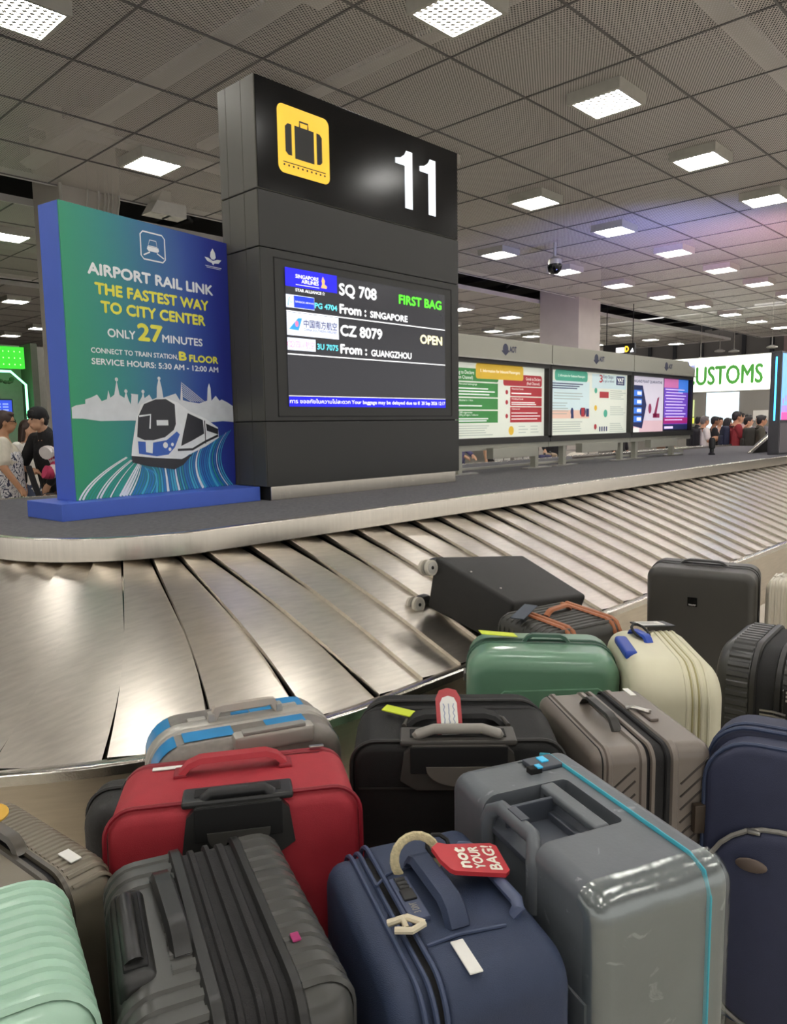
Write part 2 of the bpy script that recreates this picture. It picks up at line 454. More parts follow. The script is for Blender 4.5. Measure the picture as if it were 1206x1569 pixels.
def plate_mb(s0, n=10):
    mb = MB(); vs = []; fs = []
    cols = 5
    for i in range(n+1):
        rho = .71+(1.985-.71)*i/n
        gap = .066*max(0, (1.62-rho)/.9)**1.4 if rho < 1.62 else 0
        bow = .03*math.sin(PI*(rho-.71)/1.275)
        w = PITCH*1.09-gap
        if s0 < -.01 and s0 > -LC: w = PITCH*1.02-.42*gap-.022*max(0, (rho-1.35)/.65)
        for j in range(cols):
            s = s0+bow-w*0+w*j/(cols-1); q = j/(cols-1)
            x, y = PT(s, rho); z = BZ(rho)+.013-.022*q
            vs.append((x, y, z))
        x, y = PT(s0+bow, rho); vs.append((x, y, BZ(rho)-.012))
    c = cols+1
    for i in range(n):
        for j in range(cols-1): fs.append((i*c+j, i*c+j+1, (i+1)*c+j+1, (i+1)*c+j))
        fs.append((i*c, (i+1)*c, (i+1)*c+cols, i*c+cols))
    return mb.add(vs, fs)
for k in range(-19, 52):
    if k*PITCH < -(LC+L2+1): continue
    plate_mb(k*PITCH+.03).build('belt_plate', M_plate, car, ang=35)

# ------------------------------------------------------------------ information tower
M_char = mat('charcoal_cladding', '#54524a', .42, .25, .03, 3)
M_char2 = mat('charcoal_front', '#2b2b29', .40, .2, .03, 3)
M_gloss = mat('gloss_black', '#060607', .17, 0, .02, spec=.35)
M_seam = mat('dark_seam', '#0c0c0c', .8)
M_screen = mat('screen_glass', '#26262b', .2, 0, .01, emit=.6)
W_white = flatmat('ink_white_lit', '#f4f4f6', 0.72); W_green = flatmat('ink_green_lit', '#55ee2a', 0.72); W_cream = flatmat('ink_cream_lit', '#f6edc0', 0.72)
W_cyan = flatmat('ink_cyan_lit', '#5fd3e6', 0.72); W_blue = flatmat('ink_blue_lit', '#1512d8', 0.79); W_blue2 = flatmat('ink_blue_two_lit', '#1638c8', 0.72)
W_pale = flatmat('ink_pale_lit', '#dfe6f5', 0.65); W_teal = flatmat('ink_teal_lit', '#2d8fd0', 0.72); W_gold = flatmat('ink_gold_lit', '#f0b06a', 0.72); W_ink = flatmat('ink_navy_lit', '#4a4c78', 0.43)
W_pink = flatmat('ink_pink_lit', '#d77aa8', 0.58)
TX, TY, TW, TD, TZ = 3.17, 4.272, 2.14, .43, 1.13
tw = thing('information_tower', 'tall charcoal information tower numbered 11 standing on the carousel island', 'information tower', (TX, TY, 1.031))
def TB(x0, x1, z0, z1, y0=0, y1=TD, bev=.004): return MB().box(((x0+x1)/2, (y0+y1)/2, (z0+z1)/2+TZ-1.031), (x1-x0, y1-y0, z1-z0), bev)
TB(.03, TW-.03, -.099, 2.74, .02, TD-.02, 0).build('core', M_seam, tw)
TB(.035, TW-.035, -.099, 0, .012, TD-.01).build('plinth', M_edge, tw)
for z0, z1 in ((0, .456), (.461, 1.64), (1.645, 2.018)): TB(0, TW, z0, z1, 0, TD).build('cladding_panel', M_char2 if z0 < 1.6 else M_char2, tw)
TB(0, TW, 2.024, 2.752, .006, TD).build('header_box', M_char, tw)
TB(.006, TW-.006, 2.03, 2.748, 0, .01, .002).build('header_face', M_gloss, tw)
# side cladding strips with seams
for y0, y1, o in ((.004, .15, .005), (.153, .33, .005), (.333, TD-.004, .005)):
    for z0, z1 in ((0.003, .455), (.462, 1.638), (1.647, 2.016), (2.026, 2.75)):
        MB().box((-o/2, (y0+y1)/2, (z0+z1)/2+TZ-1.031), (o, y1-y0, z1-z0), .002).build('side_panel', M_char, tw)
fr = MB(); ZB = TZ-1.031
for x0, x1, z0, z1 in ((.112, 2.04, 1.582, 1.588), (.112, 2.04, .49, .496), (.112, .118, .49, 1.588), (2.034, 2.04, .49, 1.588)): fr.box(((x0+x1)/2, -.001, (z0+z1)/2+ZB), (x1-x0, .004, z1-z0))
fr.build('screen_frame', M_seam, tw, False)
MB().box((1.074, -.002, 1.0455+ZB), (1.738, .006, .966)).build('screen', M_screen, tw, False)
sh = Sheet((0, -.006, ZB), (1, 0, 0), (0, 0, 1), (0, -1, 0))
a = MB()
sh.text(a, 'SQ 708', .715, 1.40, 1.105, .08, bold=.004); sh.text(a, 'CZ 8079', .718, 1.10, 1.161, .075, bold=.004)
for z in (1.264, .968): sh.text(a, 'From :', .715, z, .988, .064, bold=.004)
sh.text(a, 'SINGAPORE', 1.036, 1.261, 1.463, .047, bold=.0025); sh.text(a, 'GUANGZHOU', 1.04, .964, 1.506, .047, bold=.0025)
for z in (1.229, .93): sh.rect(a, .206, z, 1.943, z+.008)
sh.rect(a, .206, .637, 1.943, .642)
sh.text(a, 'SINGAPORE', .296, 1.468, .509, .025, .003, bold=.0007); sh.text(a, 'AIRLINES', .35, 1.437, .509, .025, .003, bold=.0007); sh.rect(a, .297, 1.420, .515, 1.424, .003)
sh.text(a, 'STAR ALLIANCE', .294, 1.376, .535, .019, bold=.001)
st = [(.556+.013*(1 if k % 2 == 0 else .45)*math.sin(PI*k/5), 1.386+.013*(1 if k % 2 == 0 else .45)*math.cos(PI*k/5)) for k in range(10)]
sh.line(a, st, .003, closed=True)
sh.text(a, 'BANGKOK AIRWAYS', .288, 1.297, .457, .012, .004)
sh.text(a, 'การ ขออภัยในความไม่สะดวก', .212, .588, .80, .026, .003, bold=.0004); sh.text(a, 'Your baggage may be delayed due to fl', .815, .588, 1.60, .027, .003, bold=.0006)
sh.text(a, '28 Sep 2026 12:17', 1.625, .588, 1.935, .027, .003, bold=.0006)
art(a, 'white_lettering', W_white, tw)
a = MB(); sh.text(a, 'FIRST BAG', 1.367, 1.402, 1.896, .067, bold=.004); art(a, 'green_lettering', W_green, tw)
a = MB(); sh.text(a, 'OPEN', 1.622, 1.102, 1.90, .068, bold=.004); art(a, 'cream_lettering', W_cream, tw)
a = MB(); sh.text(a, 'PG 4704', .471, 1.276, .686, .037, bold=.002); sh.text(a, '3U 7075', .484, .982, .688, .039, bold=.002); art(a, 'cyan_lettering', W_cyan, tw)
a = MB(); sh.rect(a, .204, 1.404, .69, 1.531, .0015); sh.rect(a, .206, .564, 1.944, .634, .0015); art(a, 'blue_field', W_blue, tw)
a = MB(); sh.rect(a, .205, 1.258, .465, 1.348, .0012); sh.rect(a, .207, 1.066, .698, 1.226, .0012); sh.rect(a, .207, .962, .467, 1.049, .0012); art(a, 'airline_logo_field', W_pale, tw)
a = MB(); sh.rect(a, .275, 1.262, .462, 1.344, .003); art(a, 'airline_logo_field', W_blue2, tw)
a = MB(); sh.poly(a, [(.224, 1.107), (.31, 1.19), (.346, 1.192), (.312, 1.104)], .002); sh.line(a, [(.22, 1.27), (.235, 1.33), (.25, 1.29), (.262, 1.30)], .006, .003); art(a, 'tail_emblem', W_teal, tw)
a = MB(); sh.ell(a, .296, 1.148, .016, .022, .003); sh.line(a, [(.226+.02*math.cos(k*.52), 1.004+.02*math.sin(k*.52)) for k in range(12)], .004, .003, True)
sh.line(a, [(.25+.02*math.cos(k*.52), 1.004+.02*math.sin(k*.52)) for k in range(12)], .004, .003, True); sh.text(a, '四川航空', .282, .985, .455, .036, .003); art(a, 'airline_emblem', W_pink, tw)
a = MB(); sh.text(a, '中国南方航空', .36, 1.134, .68, .042, .003, bold=.001); sh.text(a, 'CHINA SOUTHERN AIRLINES', .359, 1.105, .68, .018, .003); art(a, 'airline_lettering', W_ink, tw)
a = MB(); sh.poly(a, [(.53, 1.425), (.545, 1.455), (.538, 1.475), (.551, 1.508), (.572, 1.478), (.566, 1.455), (.592, 1.44), (.585, 1.424)], .003); art(a, 'bird_emblem', W_gold, tw)
# pictogram and number
Y_lit = flatmat('pictogram_yellow', '#e9bd35', 0.40); K_ink = flatmat('pictogram_black', '#0c0b08', 0, .4); N_white = flatmat('number_white', '#e4eaf2', 0.54)
hs = Sheet((0, 0, ZB), (1, 0, 0), (0, 0, 1), (0, -1, 0))
a = MB(); hs.rect(a, .18, 2.168, .65, 2.622, .002, .05); art(a, 'pictogram_field', Y_lit, tw)
a = MB(); hs.rect(a, .33, 2.283, .505, 2.503, .003)
hs.poly(a, [(.303, 2.295), (.27, 2.295), (.246, 2.315), (.246, 2.48), (.27, 2.503), (.303, 2.503)], .003); hs.poly(a, [(.53, 2.288), (.558, 2.29), (.58, 2.31), (.58, 2.48), (.56, 2.5), (.53, 2.503)], .003)
hs.line(a, [(.377, 2.5), (.377, 2.54), (.452, 2.54), (.452, 2.5)], .013, .003)
hs.rect(a, .222, 2.240, .612, 2.246, .003)
for k in range(10): hs.ell(a, .232+.041*k, 2.224, .0075, o=.003, n=12)
art(a, 'pictogram_suitcase', K_ink, tw)
a = MB()
for dx in (0, .288): hs.poly(a, [(1.35+dx, 2.532), (1.41+dx, 2.545), (1.455+dx, 2.575), (1.478+dx, 2.612), (1.551+dx, 2.612), (1.551+dx, 2.166), (1.459+dx, 2.166), (1.459+dx, 2.492), (1.35+dx, 2.492)], .002)
art(a, 'number_eleven', N_white, tw)

# ------------------------------------------------------------------ rail link poster stand
def poster_mat():
    m = bpy.data.materials.new('poster_print'); m.use_nodes = True; nt = m.node_tree; N = nt.nodes; L = nt.links; b = N['Principled BSDF']; b.inputs['Roughness'].default_value = .4
    tc = N.new('ShaderNodeTexCoord'); sp = N.new('ShaderNodeSeparateXYZ'); L.new(tc.outputs['Object'], sp.inputs[0])
    md = N.new('ShaderNodeMath'); md.operation = 'MULTIPLY_ADD'; md.inputs[1].default_value = .77; L.new(sp.outputs[0], md.inputs[0])
    m2 = N.new('ShaderNodeMath'); m2.operation = 'MULTIPLY'; m2.inputs[1].default_value = .06; L.new(sp.outputs[2], m2.inputs[0]); L.new(m2.outputs[0], md.inputs[2])
    cr = N.new('ShaderNodeValToRGB'); L.new(md.outputs[0], cr.inputs[0]); L.new(cr.outputs[0], b.inputs['Base Color'])
    E = cr.color_ramp.elements; E[0].position = .04; E[0].color = rgb('#2f9a6c'); E[1].position = 1; E[1].color = rgb('#2b3590')
    for p, c in ((.28, '#2a8b82'), (.55, '#2a6c97'), (.8, '#2c4c9c')): q = E.new(p); q.color = rgb(c)
    return m
P_white = mat('poster_white', '#e6ebee', .45); P_yel = mat('poster_yellow', '#e8e44c', .45); P_dark = mat('poster_dark', '#24262e', .4); P_blue = mat('poster_blue', '#3560b8', .4)
P_c1 = mat('poster_cyan', '#49b3d2', .45); P_c2 = mat('poster_lightblue', '#2e7fc0', .45); P_c3 = mat('poster_teal', '#2f9f90', .45)
M_ply = mat('blue_board', '#4463c4', .5, 0, .04, 4)
ph = math.radians(10.4)
ps = thing('poster_stand', 'blue and green airport rail link poster board on a blue base beside the tower', 'poster stand', (1.88, 4.412, 1.031), ph)
bt = ps
# base (own slight turn)
ca = math.radians(3.0)-ph
bb = MB().box((.715, .225, .05), (1.43, .45, .1), .004, M=Matrix.Translation((-.168, -.105, 0)) @ Matrix.Rotation(ca, 4, 'Z')); bb.build('base', M_ply, ps)
MB().box((.65, .105, .96), (1.3, .19, 1.72), .003).build('board', M_ply, ps)
fp = MB().box((.65, .004, .96), (1.298, .01, 1.718)).build('printed_face', poster_mat(), ps, False)
q = Sheet((0, -.001, .1), (1, 0, 0), (0, 0, 1), (0, -1, 0))
a = MB()
q.line(a, [(.65+.095*cx+.02*ex, 1.575+.085*cz+.02*ez) for cx, cz, ex, ez in ((-1, -1, 0, 1), (-1, 1, 0, -1), (-1, 1, 1, 0), (1, 1, -1, 0), (1, 1, 0, -1), (1, -1, 0, 1), (1, -1, -1, 0), (-1, -1, 1, 0))], .009, closed=True)
q.line(a, [(.626, 1.615), (.676, 1.615), (.683, 1.578), (.612, 1.578)], .005, closed=True); q.poly(a, [(.608, 1.574), (.692, 1.574), (.698, 1.556), (.685, 1.545), (.615, 1.545), (.602, 1.556)])
q.line(a, [(.625, 1.54), (.575, 1.515)], .008); q.line(a, [(.68, 1.54), (.735, 1.515)], .008)
q.text(a, 'AIRPORT RAIL LINK', .166, 1.34, 1.148, .062, bold=.004); q.text(a, 'ONLY', .277, .981, .478, .048, bold=.002); q.text(a, 'MINUTES', .69, .981, 1.032, .047, bold=.002)
q.text(a, 'CONNECT TO TRAIN STATION,', .155, .878, .81, .029, bold=.001); q.text(a, 'SERVICE HOURS: 5:30 AM - 12:00 AM', .155, .81, 1.168, .034, bold=.0015)
art(a, 'white_lettering', P_white, ps)
a = MB(); q.text(a, 'THE FASTEST WAY', .208, 1.229, 1.10, .062, bold=.004); q.text(a, 'TO CITY CENTER', .242, 1.124, 1.064, .063, bold=.004); q.text(a, '27', .50, .981, .69, .098, bold=.006)
q.text(a, 'B', .823, .875, .883, .053, bold=.004); q.text(a, 'FLOOR', .911, .871, 1.17, .043, bold=.003); art(a, 'yellow_lettering', P_yel, ps)
a = MB(); q.poly(a, [(1.163, 1.66), (1.185, 1.63), (1.19, 1.60), (1.175, 1.585), (1.15, 1.585), (1.137, 1.60), (1.142, 1.63)])
q.poly(a, [(1.085, 1.592), (1.12, 1.590), (1.163, 1.575), (1.205, 1.59), (1.243, 1.592), (1.215, 1.565), (1.175, 1.56), (1.163, 1.545), (1.15, 1.56), (1.11, 1.567)])
q.rect(a, 1.09, 1.533, 1.24, 1.537); q.rect(a, 1.10, 1.524, 1.23, 1.527); art(a, 'emblem', P_white, ps)
sky = [(.002, .486), (.002, .55), (.033, .563), (.094, .572), (.095, .598), (.136, .611), (.177, .629), (.207, .59), (.244, .603), (.257, .657), (.269, .612), (.298, .631), (.32, .721), (.336, .631), (.37, .613), (.384, .654), (.401, .6), (.416, .572), (.424, .632), (.419, .641), (.475, .637), (.467, .573), (.503, .624), (.513, .656), (.523, .615), (.561, .638), (.583, .606), (.619, .62), (.624, .686), (.645, .757), (.663, .687), (.673, .621), (.777, .651), (.813, .603), (.83, .734), (.836, .608), (.889, .598), (.979, .589), (1.053, .609), (1.062, .695), (1.077, .73), (1.089, .695), (1.093, .609), (1.135, .645), (1.169, .61), (1.19, .62), (1.245, .6), (1.298, .574), (1.298, .46), (1.192, .466), (1.068, .458), (.407, .473), (.192, .47), (.07, .485)]
a = MB(); q.poly(a, sky, .0012)
for k in range(7): q.line(a, [(.83, .725-.014*k), (1.03-.02*k, .60)], .004, .0012)
for x, z in ((.32, .725), (.645, .745), (.513, .656), (.384, .655)): q.ell(a, x, z, .012, o=.0013, n=12)
art(a, 'skyline_picture', mat('poster_skyline', '#d3d8dc', .45), ps)
# light trails under the train
def bez(p0, p1, p2, n=12): return [((1-t)**2*p0[0]+2*t*(1-t)*p1[0]+t*t*p2[0], (1-t)**2*p0[1]+2*t*(1-t)*p1[1]+t*t*p2[1]) for t in [i/n for i in range(n+1)]]
trails = {0: MB(), 1: MB(), 2: MB(), 3: MB()}
botx = [.02+.072*k for k in range(18)]
for k in range(54):
    t = k/53; bxx = .015+1.25*t
    if t < .45: tp = (.36+.38*t, .245-.2*t); c1 = (bxx+.06+.10*t, .12)
    else:
        u = (t-.45)/.55; tp = (.55+.72*u, .17+.235*u**1.3); c1 = (bxx-.22*u+.02, .14+.05*u)
        if t > .9: c1 = (bxx-.22*u-.0, .2)
    w = (.006+.013*rnd.random()); mbk = trails[rnd.choice([0, 1, 1, 2, 3, 3] if t > .3 else [0, 0, 1, 2, 2, 3])]
    pts = bez((bxx, .002), c1, tp); q.line(mbk, pts, [w*(1.25-.85*i/12) for i in range(13)], .0012+.00002*k)
for key, m in ((0, P_white), (1, P_c1), (2, P_c3), (3, P_c2)): art(trails[key], 'light_trail_picture', m, ps)
a = MB(); q.poly(a, [(.398, .251), (.406, .306), (.446, .471), (.49, .573), (.56, .606), (.691, .619), (.788, .593), (.887, .534), (1.029, .484), (1.142, .421), (1.147, .349), (1.023, .292), (.864, .239), (.8, .205), (.57, .225)], .003); art(a, 'train_body_picture', mat('poster_train', '#e4e8ea', .45), ps)
a = MB(); q.poly(a, [(.448, .37), (.464, .499), (.513, .577), (.607, .609), (.69, .613), (.762, .578), (.764, .448), (.744, .409), (.669, .363), (.574, .345), (.504, .347)], .004)
q.poly(a, [(.398, .251), (.569, .231), (.8, .212), (.903, .247), (.811, .172), (.735, .146), (.521, .179), (.402, .209)], .004)
q.poly(a, [(.87, .522), (1.002, .474), (1.01, .38), (.90, .335), (.80, .30), (.818, .368)], .004); q.poly(a, [(1.03, .45), (1.142, .411), (1.14, .372), (1.035, .40)], .004)
q.line(a, [(.77, .275), (.90, .275), (1.02, .325), (1.14, .365)], .016, .004); q.line(a, [(1.018, .47), (1.02, .31)], .008, .004); art(a, 'train_window_picture', P_dark, ps)
a = MB(); q.poly(a, [(.452, .341), (.573, .33), (.681, .343), (.769, .399), (.793, .379), (.746, .293), (.689, .247), (.593, .24), (.455, .262)], .004); art(a, 'train_nose_picture', P_blue, ps)
a = MB()
for x, z, r in ((.668, .31, .020), (.726, .313, .012), (.703, .282, .012)): q.ell(a, x, z, r, o=.005, n=16)
q.line(a, [(.47, .50), (.56, .51), (.55, .42)], .012, .005); q.rect(a, .605, .44, .70, .475, .005); q.poly(a, [(.51, .34), (.57, .34), (.56, .26), (.51, .27)], .005); art(a, 'train_highlight_picture', P_white, ps)

# ------------------------------------------------------------------ notice boards
M_hdr = mat('satin_header', '#a5a498', .42, .35, .03, 3)
M_frm = mat('board_frame', '#2d2c2a', .45, .2)
B_paper = flatmat('backlit_paper', '#dfe3d6', 0.28); B_green = flatmat('backlit_green', '#3c8a44', 0.22); B_red = flatmat('backlit_red', '#b02f38', 0.22); B_yel = flatmat('backlit_yellow', '#dcb436', 0.27)
B_teal = flatmat('backlit_teal', '#4fae92', 0.22); B_grey = flatmat('backlit_grey', '#a9b4ac', 0.15); B_navy = flatmat('backlit_navy', '#1f2a5e', 0.22); B_white = flatmat('backlit_white', '#f2f4ee', 0.40)
B_pink = flatmat('backlit_pink', '#d97ab8', 0.31); B_violet = flatmat('backlit_violet', '#6d47b8', 0.40); B_sky = flatmat('backlit_sky', '#cfe2e4', 0.27); B_peach = flatmat('backlit_peach', '#ecc7b4', 0.25); B_mag = flatmat('backlit_magenta', '#a7267a', 0.36); B_blu = flatmat('backlit_blue', '#3f79d8', 0.45)
P_logo = mat('logo_ink', '#2e3350', .4)
def logo(parent, s, x, z):
    a = MB(); s.ell(a, x, z, .05, .055); s.line(a, [(x-.065, z-.02), (x, z-.062), (x+.065, z-.015)], .018); s.text(a, 'AOT', x+.075, z-.03, x+.20, .06, bold=.004); art(a, 'logo', P_logo, parent)
def board(x0, x1, label, posts, shelf, y=4.76):
    w = x1-x0
    t = thing('notice_board', label, 'notice board', (x0, y, 1.031), 0, 'notice boards on the carousel island')
    z = lambda v: v-1.031
    MB().box((w/2, .09, z(2.335)), (w-.012, .2, .215), .006).build('header', M_hdr, t)
    MB().box((w/2, -.012, z(2.222)), (w-.012, .03, .012)).build('header_trim', M_chrome, t)
    m = MB(); m.box((w/2, .09, z(2.2)), (w-.012, .16, .05)); m.box((w/2, .09, z(1.365)), (w-.012, .16, .07)); m.box((.022, .09, z(1.78)), (.035, .16, .8)); m.box((w-.022, .09, z(1.78)), (.035, .16, .8)); m.box((w/2, .12, z(1.78)), (w-.08, .08, .8))
    m.build('frame', M_frm, t)
    MB().box((w/2, .10, z(1.30)), (w-.012, .13, .06)).build('lower_beam', M_hdr, t)
    MB().box((shelf[0]+shelf[1]/2-x0, -.01, z(1.235)), (shelf[1], .09, .115), .004).build('leaflet_box', M_hdr, t)
    for p in posts:
        l = MB().box((p-x0, .09, z(1.16)), (.07, .07, .262), .004).build('post', M_hdr, t)
        MB().box((p-x0, .06, z(1.037)), (.5, .10, .012)).build('foot_plate', M_chrome, l)
    MB().box((w/2, .17, z(1.075)), (w, .05, .022)).build('foot_rail', M_hdr, t)
    return t, Sheet((0, .07, z(0)), (1, 0, 0), (0, 0, 1), (0, -1, 0)), w
def lines(s, mb, x0, x1, z0, z1, n, o=.004, h=.012):
    for k in range(n):
        zz = z1-(z1-z0)*(k+.5)/n; s.rect(mb, x0, zz-h/2, x0+(x1-x0)*(.65+.35*rnd.random()), zz+h/2, o)
# first board: green and red customs channels
t, s, w = board(5.70, 7.63, 'grey framed notice board with green and red customs channel panels beside the tower', (6.0, 7.42), (6.42, .85))
logo(t, Sheet((0, -.01, -1.031), (1, 0, 0), (0, 0, 1), (0, -1, 0)), 1.0, 2.34)
a = MB(); s.rect(a, .045, 1.40, w-.045, 2.175, .0); art(a, 'poster', B_paper, t)
a = MB(); s.rect(a, .05, 1.99, .98, 2.12, .002, .03)
for z0, z1 in ((1.83, 1.975), (1.70, 1.815), (1.56, 1.685)): s.rect(a, .26, z0, .97, z1, .002)
art(a, 'green_panel', B_green, t)
a = MB(); s.rect(a, 1.07, 1.96, 1.83, 2.085, .002, .03)
for z0, z1 in ((1.85, 1.95), (1.74, 1.838), (1.56, 1.728)): s.rect(a, 1.20, z0, 1.83, z1, .002)
for z in (1.89, 1.78, 1.63): s.ell(a, 1.135, z, .025, o=.002, n=10)
art(a, 'red_panel', B_red, t)
a = MB(); s.rect(a, .58, 2.02, 1.45, 2.175, .004, .03); s.ell(a, 1.22, 1.47, .05, o=.003, n=14); art(a, 'yellow_panel', B_yel, t)
a = MB(); s.text(a, '1. Information for Inbound Passengers', .66, 2.09, 1.38, .03, .006); s.text(a, 'Nothing to Declare', .16, 2.06, .55, .036, .004); s.text(a, '(Green Channel)', .2, 2.01, .53, .034, .004)
s.text(a, 'Goods to Declare', 1.5, 2.03, 1.8, .032, .004); s.text(a, '(Red Channel)', 1.52, 1.98, 1.78, .03, .004); s.text(a, '• Personal belongings', .28, 1.95, .6, .018, .004); s.text(a, '• Alcohol ≤ 1 litre', .28, 1.785, .53, .018, .004); s.text(a, '• 200 cigarettes', .28, 1.66, .52, .018, .004); s.text(a, '• 250 g of cigars / tobacco', .28, 1.635, .62, .018, .004)
s.text(a, '• Restricted Goods', 1.22, 1.92, 1.45, .018, .004); s.text(a, '• Prohibited Goods', 1.22, 1.81, 1.45, .018, .004); s.text(a, '• Commercial', 1.22, 1.70, 1.38, .018, .004)
lines(s, a, .28, .93, 1.84, 1.93, 3); lines(s, a, .28, .85, 1.715, 1.76, 1); lines(s, a, .28, .93, 1.57, 1.615, 2); lines(s, a, 1.22, 1.78, 1.86, 1.90, 1); lines(s, a, 1.22, 1.8, 1.75, 1.79, 2, h=.009); lines(s, a, 1.22, 1.8, 1.58, 1.68, 3, h=.009); art(a, 'white_lettering', B_white, t)
a = MB(); lines(s, a, .26, .96, 1.42, 1.54, 5, h=.006); lines(s, a, 1.36, 1.56, 1.43, 1.53, 3, h=.006); lines(s, a, 1.6, 1.8, 1.43, 1.53, 3, h=.006); art(a, 'grey_lettering', B_grey, t)
# second board: departure information and refund steps
t, s, w = board(7.63, 9.69, 'grey framed notice board with tourist refund steps, middle of the three boards', (8.03, 9.50), (8.25, .92))
logo(t, Sheet((0, -.01, -1.031), (1, 0, 0), (0, 0, 1), (0, -1, 0)), 1.02, 2.34)
a = MB(); s.rect(a, .045, 1.40, w-.045, 2.175, .0); art(a, 'poster', B_paper, t)
a = MB(); s.rect(a, .09, 1.62, 1.0, 2.05, .001); s.rect(a, 1.06, 1.98, 1.98, 2.16, .001); art(a, 'tinted_panel', B_sky, t)
a = MB(); s.rect(a, .09, 1.60, 1.0, 1.70, .002); art(a, 'tinted_panel', B_peach, t)
a = MB(); s.rect(a, .18, 2.05, .95, 2.175, .002, .04); s.ell(a, 1.16, 1.95, .035, o=.003); s.ell(a, 1.42, 1.66, .05, o=.003); art(a, 'teal_panel', B_teal, t)
a = MB(); s.text(a, '2. Information for Outbound Passengers', .25, 2.10, .88, .026, .004); art(a, 'white_lettering', B_white, t)
a = MB(); s.rect(a, 1.70, 2.035, 1.93, 2.15, .003); s.text(a, 'Easy Steps', 1.35, 2.115, 1.62, .04, .003); s.text(a, 'to get a refund', 1.33, 2.065, 1.64, .03, .003)
lines(s, a, .12, .95, 1.95, 2.03, 3, .003, .012)
for x in (.58, .88, .80): s.ell(a, x, 1.68, .035, .05, .003, 10)
for k in range(4): s.rect(a, 1.26+.06*k, 1.43, 1.29+.06*k, 1.49, .003)
s.poly(a, [(.55, 1.60), (.62, 1.60), (.61, 1.68), (.56, 1.68)], .004); s.rect(a, .92, 1.62, .99, 1.72, .003); art(a, 'navy_lettering', B_navy, t)
a = MB(); s.text(a, 'VAT', 1.73, 2.08, 1.90, .045, .005, bold=.004); s.text(a, 'REFUND', 1.74, 2.05, 1.89, .018, .005); art(a, 'white_lettering', B_white, t)
a = MB(); s.text(a, '3', 1.25, 2.06, 1.33, .09, .003, bold=.003); s.rect(a, .80, 1.62, .88, 1.73, .004); s.rect(a, 1.26, 1.86, 1.5, 1.94, .002); s.ell(a, 1.16, 1.49, .035, o=.003); s.rect(a, .1, 1.545, .13, 1.57, .003); art(a, 'red_picture', B_red, t)
a = MB(); s.ell(a, 1.16, 1.73, .035, o=.003); art(a, 'yellow_picture', B_yel, t)
a = MB(); lines(s, a, .16, .85, 1.82, 1.92, 3, h=.008); lines(s, a, .12, .5, 1.64, 1.80, 5, h=.008); lines(s, a, .14, .95, 1.43, 1.57, 5, h=.007)
for z in (1.87, 1.66, 1.44): lines(s, a, 1.54, 1.98, z-.03, z+.1, 5, h=.006)
art(a, 'grey_lettering', B_grey, t)
# third board: quarantine poster and lit screen
t, s, w = board(9.69, 11.73, 'grey framed notice board with pink quarantine poster and violet lit screen at its right', (9.94, 11.15), (10.15, .9))
logo(t, Sheet((0, -.01, -1.031), (1, 0, 0), (0, 0, 1), (0, -1, 0)), 1.0, 2.34)
a = MB(); s.rect(a, .045, 1.40, 1.10, 2.175, .0); art(a, 'poster', flatmat('backlit_lilac', '#d9d3e2', 0.31), t)
a = MB(); s.rect(a, .045, 1.40, 1.10, 1.56, .001); art(a, 'tinted_panel', flatmat('backlit_rose', '#e9c6cf', 0.27), t)
a = MB(); s.text(a, 'THAILAND PLANT QUARANTINE', .10, 2.09, 1.05, .035, .002, bold=.001); s.poly(a, [(.05, 1.50), (.42, 1.45), (.55, 1.78), (.42, 2.05), (.05, 2.05)], .002); art(a, 'navy_panel', B_navy, t)
a = MB()
for z in (1.90, 1.78, 1.66, 1.54): s.rect(a, .16, z, .40, z+.085, .004)
art(a, 'blue_panel', B_blu, t)
a = MB()
for z in (1.90, 1.78, 1.66, 1.54): s.rect(a, .25, z+.02, .38, z+.065, .006)
s.rect(a, .045, 1.40, .33, 1.46, .004); art(a, 'white_panel', B_white, t)
a = MB(); s.poly(a, [(.78, 1.62), (.86, 1.60), (.96, 1.9), (.90, 1.88)], .003); s.rect(a, .76, 1.60, .98, 1.66, .003); s.ell(a, .66, 1.73, .05, .07, .003); art(a, 'crimson_picture', flatmat('backlit_crimson', '#93305c', 0.22), t)
a = MB(); s.rect(a, 1.12, 1.42, w-.06, 2.17, .001); art(a, 'screen', B_violet, t)
a = MB(); s.rect(a, 1.12, 2.04, 1.62, 2.17, .002); art(a, 'screen_picture', B_pink, t)
a = MB(); s.rect(a, 1.62, 1.98, w-.06, 2.17, .002); art(a, 'screen_picture', B_blu, t)
a = MB(); s.rect(a, 1.12, 1.51, w-.06, 1.60, .002); art(a, 'screen_picture', B_mag, t)
a = MB(); s.rect(a, 1.12, 1.42, w-.06, 1.50, .002); art(a, 'screen_picture', B_navy, t)
a = MB()
for k in range(11): s.rect(a, 1.16+.03*(k % 2), 1.56+.045*k, 1.78+.06*(k % 3), 1.572+.045*k, .004)
s.rect(a, 1.15, 1.435, 1.45, 1.47, .004); art(a, 'screen_lettering', flatmat('screen_lavender', '#c9b9ee', .8), t)

